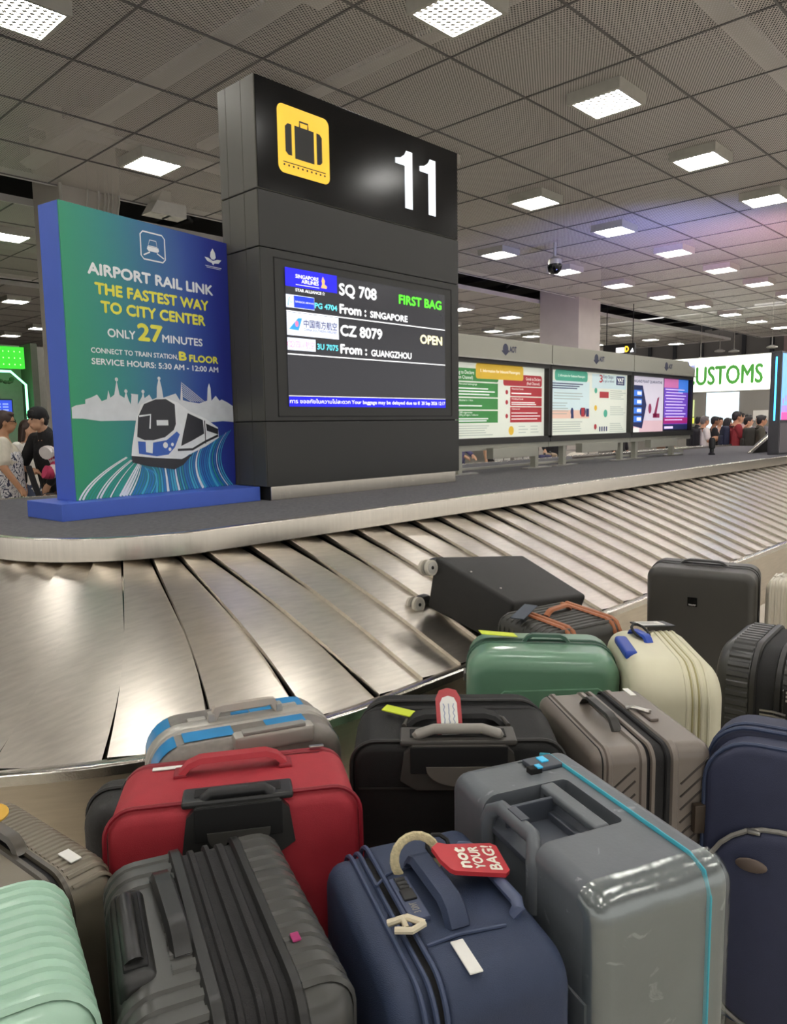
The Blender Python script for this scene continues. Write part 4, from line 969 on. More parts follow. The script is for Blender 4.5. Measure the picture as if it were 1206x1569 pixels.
# --- taupe hard case with slanted grooves --------------------------
M_tp = mat('taupe_polycarbonate', '#7c736b', .36, .15, .04, 12, .04, 400); M_tpd = mat('taupe_groove', '#3a342f', .6)
W, D, H = .422, .316, .745
t = case('taupe hard suitcase with slanted grooves and black strap handle, right of the black soft case', 1.844, .931, 52.1)
shell(MB(), W, .06, H, .035, -D/2, -.045, .028).build('shell', M_tp, t)
shell(MB(), W, .06, H, .035, .02, D/2, .0, .028).build('shell', M_tp, t)
shell(MB(), W-.008, .064, H-.004, .034, -.048, .022).build('zip_band', M_zip, t)
z = MB(); band(z, W, .06, H, .035, -.053, .022, .006); band(z, W, .06, H, .035, .005, .014, .006); band(z, W, .06, H, .035, .03, .02, .006); band(z, W, .06, H, .035, .118, .016, .006); z.build('rim', M_tp, t)
z = MB(); band(z, W, .06, H, .035, -.035, .014, .004); band(z, W, .06, H, .035, .135, .004, .001); z.build('zip_tape', M_zip, t)
for ya, yb in ((-D/2+.014, -.07), (.05, .112)):
    gr = MB()
    for k in range(22):
        z0 = .10+.034*k
        p0 = (-W/2-.001, yb, z0-.03); p1 = (-W/2-.001, ya, z0-.03+(yb-ya)*.85)
        if p1[2] < H-.03: gr.strip([p0, p1], [(-1, 0, 0)]*2, .006, .002, (0, .65, .76))
    gr.build('groove', M_tpd, t)
arch(MB(), (.115, .05, H), (-.095, .045, H), .03, .03, .007).build('carry_handle', mat('black_strap', '#26241f', .4), t)
lk = MB().box((0, -.082, H+.004), (.10, .024, .008), .002).build('lock', M_tp, t)
MB().tube([(.035, -.04, H+.008), (.03, -.06, H+.014), (.0, -.078, H+.014), (-.005, -.095, H+.012)], .004, 6).build('zip_puller', M_chrome, lk); MB().tube([(.045, -.045, H+.008), (.02, -.062, H+.012), (-.015, -.085, H+.013)], .004, 6).build('zip_puller', M_chrome, lk)
MB().box((.17, -.115, H+.001), (.055, .018, .002)).build('white_sticker', M_paper, t)
MB().box((-W/2-.01, -.115, .56), (.02, .03, .075), .004).build('end_clip', mat('bronze_clip', '#4d4238', .4, .3), t)
wheels(t, W, D)

# --- navy soft case in front ---------------------------------------
M_nv = mat('navy_nylon', '#2d3953', .6, 0, .07, 30, .28, 600); M_nv2 = mat('navy_piping', '#3b4763', .5); M_nvp = mat('navy_moulding', '#4a5470', .4)
W, D, H = .445, .295, .728
t = case('navy soft suitcase with zip locks and a rubber tag on its handle, front centre', .928, .81, 63)
NVY = t
shell(MB(), W, .06, H, .06, -D/2, .065, .03, .01, bulge=.003).build('body', M_nv, t)
shell(MB(), W-.01, .07, H-.012, .065, .075, D/2, .01, .035, bulge=.006).build('front_pocket', M_nv, t)
shell(MB(), W-.02, .07, H-.014, .06, .06, .08).build('zip_gusset', M_zip, t)
z = MB()
for y, hh in ((.068, H), (.083, H-.01), (.10, H-.012)): z.tube([(p[0], y, p[1]) for p in rr(W+.002, .06, hh+.002, .06)], .0045, 6, closed=True)
z.build('piping', M_nv2, t)
arch(MB(), (.10, .0, H-.002), (-.095, -.008, H-.002), .032, .046, .014).build('carry_handle', M_nv, t)
lk = MB().box((-.003, .047, H+.003), (.12, .036, .012), .004).build('lock', M_nvp, t)
MB().box((.0, .047, H+.010), (.03, .024, .006), .002).build('lock_button', M_blackp, lk)
for k in range(3): MB().cyl((.022+.012*k, .038, H+.008), (.022+.012*k, .056, H+.008), .006, 10).build('lock_dial', M_blackp, lk)
a = MB(); Sheet((-.052, .058, H+.0095), (1, 0, 0), (0, -1, 0), (0, 0, 1)).text(a, '3 DIAL', .002, .004, .03, .012, .0005, bold=.0004); art(a, 'lock_lettering', M_greyp, lk)
z = MB(); z.tube([(.10, -.092, H-.002), (.105, -.10, H+.012), (.09, -.108, H+.018), (-.085, -.118, H+.016), (-.10, -.114, H+.012), (-.098, -.106, H-.002)], .012, 8, flat=.7, up=(0, 0, 1)); z.build('pull_handle', M_nvp, t)
MB().box((-.165, .012, H+.003), (.075, .022, .003), .001, M=None).build('white_label', M_paper, t)
z = MB(); z.tube([(.055, .088, H+.001), (.08, .06, H+.002), (.09, .01, H+.002), (.095, -.06, H+.002)], .003, 6); z.build('seam', M_nv2, t); z = MB(); z.tube([(-.12, .06, H+.001), (-.115, .0, H+.003), (-.12, -.08, H+.002)], .003, 6); z.build('seam', M_nv2, t)
M_bone = mat('bone_plastic', '#d8cdb2', .5)
kp = MB()
for d in ((0, 0), (.0, .016)):
    kp.tube([world(t, (-.062, .105, H+.012)), world(t, (-.072+d[0], .075+d[1]*.5, H+.022)), world(t, (-.085, .05+d[1]*2, H+.014))], .006, 8)
kp.tube([world(t, (-.085, .05, H+.014)), world(t, (-.095, .075, H+.014)), world(t, (-.082, .10, H+.012))], .006, 8)
tag(kp.build('zip_clip', M_bone), 'bone-coloured clip hooking the zip pullers on the front navy suitcase', 'clip')
# tag with its band
tg = thing('luggage_tag', 'red rubber luggage tag with raised white words on the navy suitcase handle', 'luggage tag', (0, 0, 0))
c0, c1, c2 = world(t, (.066, -.042, H+.045)), world(t, (.05, -.140, H+.03)), world(t, (-.03, -.110, H+.03))
ux = (c1-c0).normalized(); nn = ux.cross(c2-c1); nn = nn if nn.z > 0 else -nn; nn.normalize(); uz = nn.cross(ux)
Mt = Matrix((( ux.x, uz.x, nn.x, c0.x), (ux.y, uz.y, nn.y, c0.y), (ux.z, uz.z, nn.z, c0.z), (0, 0, 0, 1)))
tg.matrix_world = Mt
# local: x along tag length (to the right), y up, z normal
MB().prism([(-.012, -.05), (-.02, -.012), (-.006, .004), (.012, .0), (.098, .008), (.108, -.0), (.110, -.075), (.10, -.086), (.008, -.082), (.0, -.076)], -.004, .004, axes='xy').build('tag_body', mat('tag_rubber_red', '#c0323a', .5), tg)
a = MB(); s = Sheet((0, 0, .0046), (0, 1, 0), (-1, 0, 0), (0, 0, 1))
s.text(a, 'not', -.072, -.040, -.012, .024, .0005, bold=.0015); s.text(a, 'YOUR', -.074, -.066, -.008, .018, .0005, bold=.0010); s.text(a, 'BAG!', -.076, -.096, -.004, .021, .0005, bold=.0010)
art(a, 'lettering', mat('tag_white', '#efe9da', .5), tg)
bd = MB(); rr_ = []
for k in range(15):
    a_ = math.radians(-35+250*k/14); rr_.append(world(t, (.085+.010*math.sin(a_*1.2), -.0+.042*math.cos(a_), H+.018+.040*math.sin(a_))))
bd.tube(rr_, .009, 7, flat=.6, up=(.6, .8, 0)); tag(bd.build('ribbon', mat('cream_cord', '#d5c79e', .8, 0, .2, 120, .6, 300)), 'cream fluffy cord looped round the handle of the front navy suitcase', 'ribbon')
lp = MB(); lp.tube([world(t, (.085+.02*math.sin(k*.7), -.045+.022*math.cos(k*.7), H+.034+.012*math.sin(k*.7))) for k in range(9)], .004, 6, closed=True); tag(lp.build('tag_strap', M_rubber), 'black loop holding the red rubber tag to the navy handle', 'strap')
wheels(t, W, D)

# --- dark grey ribbed case, front left -------------------------------
M_rb = mat('graphite_shell', '#4a4a47', .30, .12, .05, 14); M_rbd = mat('graphite_trim', '#2b2b2a', .35, .1)
W, D, H = .495, .318, .765
t = case('glossy graphite ribbed hard suitcase with a central zip band, front left', .608, 1.0, 67.8)
R_ = .06
shell(MB(), W, .06, H, R_, -D/2, -.068, .05).build('shell', M_rb, t)
shell(MB(), W, .06, H, R_, .03, D/2, 0, .05).build('shell', M_rb, t)
shell(MB(), W-.006, .063, H-.003, R_, -.07, .032).build('zip_band', M_zip, t)
xs = [-.20+.0333*k for k in range(13)]
rbm = ribs(MB(), W, .06, H, R_, -D/2, -.082, .05, xs, .026, .0045); rbm.build('ribs', M_rb, t)
for f__ in (lambda x: x > .13, lambda x: x < -.12): ribs(MB(), W, .06, H, R_, .047, D/2, .05, [x for x in xs if f__(x)], .026, .0045, front=1).build('ribs', M_rb, t)
rbm = MB()
for x in xs:
    if -.12 <= x <= .13: rbm.strip([(x, .047, H), (x, .082, H)], [(0, 0, 1)]*2, .026, .0045, (1, 0, 0))
rbm.build('ribs', M_rb, t)
z = MB(); band(z, W, .06, H, R_, -.074, .02, .008); band(z, W, .06, H, R_, .037, .026, .010); z.build('rim', M_rbd, t)
z = MB(); band(z, W-.006, .063, H-.003, R_, -.045, .018, .006); band(z, W-.006, .063, H-.003, R_, -.02, .012, .009); band(z, W-.006, .063, H-.003, R_, .008, .014, .006); z.build('zip_ridge', M_zip, t)
arch(MB(), (.145, .072, H-.002), (-.075, .062, H-.002), .024, .036, .014).build('carry_handle', M_rbd, t)
b = MB(); b.box((.005, .128, H-.02), (.235, .055, .06), .018, 3); b = b.build('pull_handle_housing', M_rbd, t)
MB().box((.005, .130, H+.008), (.19, .036, .010), .004).build('recess', M_seam, b)
g = MB(); g.tube([(.085, .132, H+.010), (.07, .134, H+.018), (-.06, .134, H+.018), (-.075, .132, H+.010)], .014, 10); g.build('pull_handle', M_rbd, t)
MB().box((-.116, -.100, H+.006), (.02, .014, .004), .002).build('pink_sticker', mat('magenta_dot', '#a02565', .4), t)
wheels(t, W, D)

# --- dark case with square badge --------------------------------------
M_dk = mat('dark_hard_shell', '#45433f', .42, .08, .04, 8); M_dk2 = mat('dark_rim', '#2a2927', .4)
W, D, H = .549, .285, .764
t = case('dark grey plain hard suitcase with small square black badge, beside the carousel edge', 4.132, 1.583, -78.2, 4)
shell(MB(), W, .06, H, .06, -D/2, -.005, .04, bulge=.004).build('shell', M_dk, t)
shell(MB(), W, .06, H, .06, .03, D/2, 0, .04).build('shell', M_dk, t)
shell(MB(), W-.004, .062, H-.002, .06, -.006, .032).build('zip_band', M_zip, t)
z = MB(); band(z, W, .06, H, .06, -.008, .02, .005); band(z, W, .06, H, .06, .03, .02, .005); z.build('rim', M_dk2, t)
arch(MB(), (-.12, .012, H), (.12, .012, H), .022, .03, .012).build('carry_handle', M_dk2, t)
bd = MB().box((-.03, -D/2-.006, H-.17), (.05, .006, .05), .002).build('badge', mat('badge_black', '#060606', .25), t)
a = MB(); Sheet((-.055, -D/2-.0095, H-.195), (1, 0, 0), (0, 0, 1), (0, -1, 0)).text(a, 'TRIPP', .006, .005, .044, .007, .0003, bold=.0004); art(a, 'lettering', M_paper, bd)
wheels(t, W, D)

# --- green hard case ----------------------------------------------------
M_gn = mat('green_shell', '#688f75', .30, .0, .05, 8, coat=.2); M_gn2 = mat('green_rim', '#2c5340', .4)
W, D, H = .52, .325, .770
t = case('glossy green hard suitcase with stepped front shell and lime tag', 2.235, 1.431, -53.7)
GRN = t
shell(MB(), W, .06, H, .085, -D/2, -.005, .06, n=7).build('shell', M_gn, t)
shell(MB(), W, .06, H, .085, .02, D/2, 0, .055).build('shell', M_gn, t)
shell(MB(), W-.004, .062, H-.002, .085, -.006, .022).build('zip_band', M_zip, t)
z = MB(); band(z, W, .06, H, .085, -.012, .018, .005); band(z, W, .06, H, .085, .028, .018, .005); z.build('rim', M_gn2, t)
pn = MB(); pp_ = [(-.25, H-.205), (-.16, H-.225), (-.12, H-.185), (.20, H-.16), (.235, H-.175), (.235, .13), (-.235, .13), (-.235, H-.21)]
pn.prism([(-.225, H-.145), (-.165, H-.155), (-.13, H-.125), (.18, H-.105), (.222, H-.13), (.222, .14), (-.225, .14)], -D/2-.014, -D/2+.02); pn.build('front_panel', M_gn, t)
arch(MB(), (-.06, .0, H), (.10, .0, H), .026, .03, .012).build('carry_handle', M_gn2, t)
lk = MB().box((-W/2-.006, .005, H-.13), (.014, .05, .03), .003).build('side_latch', M_chrome, t); MB().box((-W/2+.012, -D/2+.03, .50), (.03, .02, .10), .006).build('lock', M_blackp, t)
wheels(t, W, D)
lt = MB(); lt.box((0, 0, 0), (.135, .05, .003), .001, M=Matrix.Translation(world(t, (-.15, .03, H+.020))) @ Matrix.Rotation(math.radians(-38), 4, 'Z') @ Matrix.Rotation(.14, 4, 'Y'))
tag(lt.build('luggage_tag', mat('lime_card', '#d4e33c', .6)), 'lime yellow paper tag lying on top of the green suitcase', 'luggage tag')

# --- cream covered case ---------------------------------------------------
M_cr = mat('cream_cover', '#d9d4b8', .5, 0, .04, 6); M_bl = mat('blue_plastic', '#2146a8', .4)
W, D, H = .55, .285, .781
t = case('rounded cream suitcase with blue handle and black address tag, right of the green case', 2.45, 1.085, 37.8)
CRM = t
shell(MB(), W, .06, H, .12, -D/2, -.02, .075, n=7).build('shell', M_cr, t)
shell(MB(), W, .06, H, .12, -.02, D/2, 0, .06, n=7).build('shell', M_cr, t)
z = MB()
for y in (-.085, -.065, -.045, -.02): band(z, W, .06, H, .12, y, .01, .003)
z.build('ridge', M_cr, t)
z = MB(); band(z, W, .06, H, .12, -.055, .006, .0015); band(z, W, .06, H, .12, -.035, .006, .0015); z.build('cream_seam', mat('cream_seam', '#a89f70', .6), t)
MB().box((.0, .115, H-.012), (.20, .045, .03), .012, 3).build('pull_handle', M_bl, t)
h = arch(MB(), (.145, .07, H-.006), (.02, .03, H-.004), .022, .034, .01).build('carry_handle', M_bl, t)
wheels(t, W, D)
tg = thing('luggage_tag', 'black address tag with white card lying on the cream suitcase', 'luggage tag', world(t, (.20, -.02, H+.018)), math.radians(-28)); tg.rotation_euler[1] = .08
MB().box((0, 0, 0), (.15, .07, .006), .002).build('tag_frame', M_blackp, tg); MB().box((-.012, 0, .0036), (.10, .05, .002)).build('name_card', M_paper, tg)
a = MB(); s = Sheet((-.055, -.018, .0047), (1, 0, 0), (0, 1, 0), (0, 0, 1)); lines(s, a, .0, .085, .0, .036, 4, .0002, .003); art(a, 'writing', M_rubber, tg)
lp = MB(); lp.tube([world(t, (.10+.05*math.cos(k*.63), .045+.03*math.sin(k*.63), H+.018+.014*math.sin(k*.63+1))) for k in range(10)], .005, 6, closed=True); tag(lp.build('tag_strap', M_rubber), 'black strap looped through the blue handle of the cream suitcase', 'strap')

# --- ribbed case with orange straps ------------------------------------------
M_ob = mat('black_ribbed_shell', '#35342f', .42, 0, .05, 10); M_or = mat('tan_leather', '#a5623a', .5, 0, .08, 30)
W, D, H = .42, .36, .725
t = case('black ribbed suitcase with tan leather straps, leaning by the belt behind the green case', 2.75, 1.70, -13.1, 3.3)
ORG = t
shell(MB(), W, .06, H, .05, -D/2, -.005, .045).build('shell', M_ob, t); shell(MB(), W, .06, H, .05, .005, D/2, 0, .045).build('shell', M_ob, t); shell(MB(), W-.004, .062, H-.002, .05, -.006, .006).build('zip_band', M_zip, t)
rbm = MB()
for k in range(11):
    y = -.145+.029*k
    rbm.strip([(-W/2, y, .12), (-W/2, y, H-.05), (-W/2+.02, y, H-.012), (-W/2+.05, y, H), (W/2-.05, y, H), (W/2-.02, y, H-.012), (W/2, y, H-.05), (W/2, y, .12)], [(-1, 0, 0), (-1, 0, 0), (-.7, 0, .7), (0, 0, 1), (0, 0, 1), (.7, 0, .7), (1, 0, 0), (1, 0, 0)], .018, .005, (0, 1, 0))
rbm.build('ribs', M_ob, t)
for x in (-.10, .16):
    sb = MB(); path = [(x, -D/2-.006, .2), (x, -D/2-.006, H-.045), (x, -D/2+.02, H-.004), (x, -D/2+.05, H+.008), (x, D/2-.05, H+.008)]
    for dx in (-.015, .015): sb.strip([(p[0]+dx, p[1], p[2]) for p in path], [(0, -1, 0), (0, -1, 0), (0, -.7, .7), (0, 0, 1), (0, 0, 1)], .024, .004, (1, 0, 0))
    sb.build('leather_strap', M_or, t)
arch(MB(), (-.05, .03, H+.004), (.12, .06, H+.004), .02, .03, .012).build('carry_handle', M_or, t)
wheels(t, W, D)
lt = MB(); lt.box((0, 0, 0), (.16, .06, .004), .001, M=Matrix.Translation(world(t, (-.15, .06, H+.030))) @ Matrix.Rotation(math.radians(12), 4, 'Z') @ Matrix.Rotation(-.15, 4, 'Y'))
tag(lt.build('luggage_tag', mat('slate_card', '#3a4350', .5)), 'dark slate tag hanging from the tan handle of the strapped suitcase', 'luggage tag')

# --- navy soft case, right edge -----------------------------------------------
W, D, H = .5, .27, .776
M_nr = mat('navy_canvas', '#31364f', .62, 0, .06, 25, .25, 600)
t = case('tall navy soft suitcase with curved zip pockets, cut by the right edge', 1.93, .452, -77, -3.2)
shell(MB(), W, .06, H, .10, -.02, D/2, .02, .03).build('body', M_nr, t)
shell(MB(), W-.01, .06, H-.012, .11, -D/2+.02, -.022, .02, .01, bulge=.01).build('front_compartment', M_nr, t)
shell(MB(), W-.03, .07, H-.20, .16, -D/2-.012, -D/2+.04, .03, .0, bulge=.01).build('front_pocket', M_nr, t)
z = MB()
for y, hh, w_, r_ in ((-.02, H, W+.004, .10), (.02, H, W+.004, .10), (-D/2+.035, H-.012, W-.004, .11)): z.tube([(p[0], y, p[1]) for p in rr(w_, .06, hh+.002, r_)], .005, 6, closed=True)
z.build('piping', M_nv2, t)
z = MB(); z.tube([(p[0], -D/2+.004, p[1]) for p in rr(W-.026, .068, H-.198, .16)], .006, 6, closed=True); z.build('zip_tape', M_greyp, t)
for x, y, zz, w_ in ((.02, -D/2+.03, H-.012, .06), (-.13, -D/2-.0, H-.21, .03), (.09, -.015, H+.006, .05)): MB().box((x, y, zz), (w_, .014, .012), .004).build('zip_puller', M_chrome, t)
o_ = MB(); o_.ball((-.13, -D/2-.028, H-.28), .035, .006, .017, 18, 8); o_.build('badge', mat('bronze_badge', '#6d6058', .35, .5), t)
arch(MB(), (-.03, .06, H), (.16, .06, H), .035, .04, .014).build('carry_handle', M_nr, t)
wheels(t, W, D)

# --- dark ribbed case, right edge -------------------------------------------------
W, D, H = .5, .34, .765
M_rr = mat('charcoal_ribbed', '#3f3f3e', .34, .1, .05, 12)
t = case('charcoal ribbed hard suitcase with combination lock, right edge behind the navy case', 2.882, .818, 5)
shell(MB(), W, .06, H, .13, -D/2, -.03, .05).build('shell', M_rr, t); shell(MB(), W, .06, H, .13, .03, D/2, 0, .05).build('shell', M_rr, t); shell(MB(), W-.008, .064, H-.004, .128, -.031, .031).build('zip_band', M_zip, t)
z = MB(); band(z, W, .06, H, .13, -.04, .025, .008); band(z, W, .06, H, .13, .04, .025, .008); z.build('rim', M_dk2, t)
rbm = MB(); out = rr(W, .06, H, .13, 0, 16); cx_, cz_ = 0, .42
acc = 0; last = None
per = []
for i in range(len(out)):
    a0, b0 = Vector((out[i][0], out[i][1])), Vector((out[(i+1) % len(out)][0], out[(i+1) % len(out)][1])); l = (b0-a0).length; q = 0
    while acc+l-q >= .034:
        q += .034-acc; acc = 0; p = a0.lerp(b0, q/l); dv = (b0-a0).normalized(); per.append((p, Vector((dv.y, -dv.x)), dv))
    acc += l-q
for ya, yb in ((-D/2+.045, -.055), (.055, D/2-.045)):
    rbm = MB()
    for p, nn_, dv in per:
        if p.y < .2: continue
        rbm.strip([(p.x, ya, p.y), (p.x, yb, p.y)], [(nn_.x, 0, nn_.y)]*2, .026, .005, (dv.x, 0, dv.y))
    rbm.build('ribs', M_rr, t)
lk = MB().box((-W/2-.008, -.075, .60), (.02, .03, .12), .004).build('lock', M_blackp, t)
for k in range(3): MB().box((-W/2-.019, -.075, .62+.014*k), (.004, .014, .008), .001).build('lock_dial', M_silverp, lk)
for zz in (.555, .57): MB().tube([(-W/2-.016, .01, zz), (-W/2-.02, -.03, zz+.004), (-W/2-.018, -.07, zz)], .004, 6).build('zip_puller', M_chrome, lk)
wheels(t, W, D)

# --- cream ribbed case, right edge -----------------------------------------------------
W, D, H = .42, .27, .72
M_cb = mat('ivory_ribbed', '#c9c1b0', .42, 0, .04, 8)
t = case('ivory ribbed hard suitcase at the right edge beside the plain dark case', 4.25, 1.07, -80.5)
shell(MB(), W, .06, H, .05, -D/2, -.01, .035).build('shell', M_cb, t); shell(MB(), W, .06, H, .05, .01, D/2, 0, .035).build('shell', M_cb, t); shell(MB(), W-.006, .063, H-.003, .05, -.011, .011).build('zip_band', M_greyp, t)
ribs(MB(), W, .06, H, .05, -D/2, -.012, .035, [-.185+.0285*k for k in range(14)], .02, .006).build('ribs', M_cb, t); ribs(MB(), W, .06, H, .05, .012, D/2, .035, [-.185+.0285*k for k in range(14)], .02, .006, front=1).build('ribs', M_cb, t)
arch(MB(), (-.1, 0, H), (.1, 0, H), .025, .03, .012).build('carry_handle', M_greyp, t)
wheels(t, W, D)

# --- olive ribbed case, left ------------------------------------------------------------
W, D, H = .44, .20, .73
M_ol = mat('olive_grey_shell', '#7d7566', .40, .1, .05, 10); M_ol2 = mat('olive_rim', '#4d473e', .3, .2)
t = case('olive grey ribbed hard suitcase with white sticker, beside the carousel skirt at left', .472, 1.535, 96)
OLV = t
shell(MB(), W, .06, H, .06, -D/2, -.005, .03).build('shell', M_ol, t); shell(MB(), W, .06, H, .06, .012, D/2, 0, .03).build('shell', M_ol, t); shell(MB(), W-.006, .063, H-.003, .06, -.006, .013).build('zip_band', M_zip, t)
z = MB(); band(z, W, .06, H, .06, -.008, .014, .006); band(z, W, .06, H, .06, .016, .014, .006); z.build('rim', M_ol2, t)
ribs(MB(), W, .06, H, .06, -D/2, -.02, .03, [-.205+.0165*k for k in range(26)], .012, .003).build('ribs', M_ol, t)
MB().box((-.145, -.050, H+.005), (.05, .022, .003), .001).build('white_sticker', M_paper, t)
arch(MB(), (-.06, .0, H), (.10, .0, H), .024, .03, .012).build('carry_handle', M_ol2, t)
wheels(t, W, D)
tg = MB(); tg.prism([(.034*math.cos(2*PI*k/20)*1.1, .026*math.sin(2*PI*k/20)) for k in range(20)], -.002, .002, M=Matrix.Translation(world(t, (.075, .0, H+.040))) @ Matrix.Rotation(math.radians(-30), 4, 'Z') @ Matrix.Rotation(math.radians(25), 4, 'X'), axes='xy')
tg = tag(tg.build('luggage_tag', mat('yellow_tag', '#d9a93a', .5)), 'oval yellow luggage tag on the handle of the olive grey suitcase', 'luggage tag')

# --- mint ribbed case, bottom left ------------------------------------------
W, D, H = .48, .36, .818
M_mt = mat('mint_shell', '#a9cdb6', .33, 0, .03, 6, coat=.15)
t = case('mint green ribbed hard suitcase in the bottom left corner', .185, 1.125, -15.3, -1.0)
shell(MB(), W, .06, H, .07, -D/2, .02, .05, n=6).build('shell', M_mt, t); shell(MB(), W, .06, H, .07, .03, D/2, 0, .05, n=6).build('shell', M_mt, t); shell(MB(), W-.006, .063, H-.003, .07, .019, .031).build('zip_band', M_silverp, t)
rbm = MB()
for k in range(11):
    y = -.145+.029*k
    pa = [(W/2-.125, y, H), (W/2-.07, y, H)]; na = [(0, 0, 1), (0, 0, 1)]
    for q_ in range(1, 7):
        a_ = PI/2*q_/6; pa.append((W/2-.07+.07*math.sin(a_), y, H-.07+.07*math.cos(a_))); na.append((math.sin(a_), 0, math.cos(a_)))
    pa.append((W/2, y, .15)); na.append((1, 0, 0)); rbm.strip(pa, na, .016, .005, (0, 1, 0))
rbm.build('ribs', M_mt, t)
MB().box((.04, .145, H+.001), (.03, .014, .002)).build('grey_label', M_greyp, t)
wheels(t, W, D)

# --- black soft bags -----------------------------------------------------------
M_bag = mat('black_bag_cloth', '#2a2927', .6, 0, .1, 25, .4, 90)
def softbag(name, label, x, y, rz, W, D, H, m, R=.07):
    t = thing(name, label, 'bag', (x, y, 0), rz)
    shell(MB(), W, .0, H, R, -D/2, D/2, .05, .05, bulge=.012).build('body', m, t)
    z = MB(); z.tube([(p[0], 0, p[1]) for p in rr(W+.004, .0, H+.004, R)], .006, 6, closed=True); z.tube([(-W/2-.003, -D/2+.03, .1), (-W/2-.012, 0, H*.6), (-W/2+.02, D/2-.04, H-.06)], .004, 6); z.build('seam', M_blk2, t)
    arch(MB(), (-W*.2, 0, H), (W*.2, 0, H), .03, .03, .01).build('carry_handle', M_blackp, t)
    return t
softbag('backpack', 'black soft bag standing by the carousel skirt, behind the left end of the red suitcase', .955, 1.90, math.radians(-35), .32, .2, .55, M_bag)
softbag('shoulder_bag', 'black rounded bag at the left edge behind the mint suitcase', .20, 1.50, math.radians(-20), .28, .16, .715, M_blk)
pc = MB(); pc.box((0, 0, 0), (.07, .05, .003), 0, M=Matrix.Translation((.372, 1.452, .722)) @ Matrix.Rotation(.5, 4, 'Z') @ Matrix.Rotation(.5, 4, 'X')); pc.box((.0, .0, .008), (.05, .04, .002), 0, M=Matrix.Translation((.365, 1.445, .728)) @ Matrix.Rotation(.9, 4, 'Z') @ Matrix.Rotation(.4, 4, 'X'))
tag(pc.build('paper_label', M_paper, smooth=False), 'crumpled white paper label between the black bag and the olive suitcase', 'label')
oc = MB(); oc.box((0, 0, 0), (.075, .045, .004), .001, M=Matrix.Translation((.405, 1.425, .715)) @ Matrix.Rotation(.1, 4, 'Z') @ Matrix.Rotation(.5, 4, 'X'))
tag(oc.build('orange_label', mat('orange_card', '#d9542a', .5)), 'orange card label above the mint suitcase, next to the white paper', 'label')

# --- black case lying on the belt -------------------------------------------------
M_lb = mat('black_case_fabric', '#201f1d', .55, 0, .1, 20, .2, 200)
t = thing('suitcase', 'black soft suitcase lying on the carousel plates with two double wheels at its left end', 'suitcase', (3.1, 2.2, .5))
o = Vector((3.1, 2.2, .5))
hx = [(2.815, 2.48, .62), (3.34, 2.31, .565), (3.42, 1.97, .50), (2.89, 2.05, .475), (2.82, 2.43, .89), (3.35, 2.26, .845), (3.445, 1.925, .655), (2.905, 2.01, .70)]
bm = bmesh.new(); vv = [bm.verts.new(Vector(p)-o) for p in hx]
for q_ in ((0, 1, 2, 3), (4, 7, 6, 5), (0, 4, 5, 1), (1, 5, 6, 2), (2, 6, 7, 3), (3, 7, 4, 0)): bm.faces.new([vv[i] for i in q_])
bmesh.ops.recalc_face_normals(bm, faces=bm.faces[:]); bmesh.ops.bevel(bm, geom=bm.edges[:], offset=.018, segments=3, affect='EDGES', profile=.6)
me = bpy.data.meshes.new('body'); bm.to_mesh(me); bm.free(); me.materials.append(M_lb); me.shade_smooth(); me.set_sharp_from_angle(angle=math.radians(50))
ob = bpy.data.objects.new('body', me); COL.objects.link(ob); ob.parent = t
M_whl = mat('grey_wheel', '#c4beb0', .4, 0, .06)
for wx, wy, wz in ((2.785, 2.445, .835), (2.775, 2.525, .635)):
    c = Vector((wx, wy, wz))-o
    ax = Vector((-.05, -1, .12)).normalized()
    for d in (-.022, .022):
        wl = MB(); wl.cyl(c+ax*(d-.009), c+ax*(d+.009), .040, 20); wl = wl.build('wheel', M_whl, t)
        MB().cyl(c+ax*(d-.011), c+ax*(d+.0115), .030, 16).build('wheel_rim', M_silverp, wl); MB().cyl(c+ax*(d-.012), c+ax*(d+.0130), .009, 10).build('hub', M_seam, wl)
    MB().box(c+Vector((.062, -.0, .012)), (.07, .06, .06), .02).build('wheel_housing', M_blackp, t)
rv = MB()
for px, py in ((.0, 0), (.55, .15)): pass
nrm = (Vector(hx[7])-Vector(hx[4])).cross(Vector(hx[5])-Vector(hx[4])).normalized()
nrm = nrm if nrm.z > 0 else -nrm
def onface(u, v): return Vector(hx[4]).lerp(Vector(hx[7]), u).lerp(Vector(hx[5]).lerp(Vector(hx[6]), u), v)-o
for u, v in ((.36, .10), (.72, .12)): rv.ball(onface(u, v)+nrm*.002, .006, .006, .004, 10, 6)
rv.build('rivet', M_chrome, t)

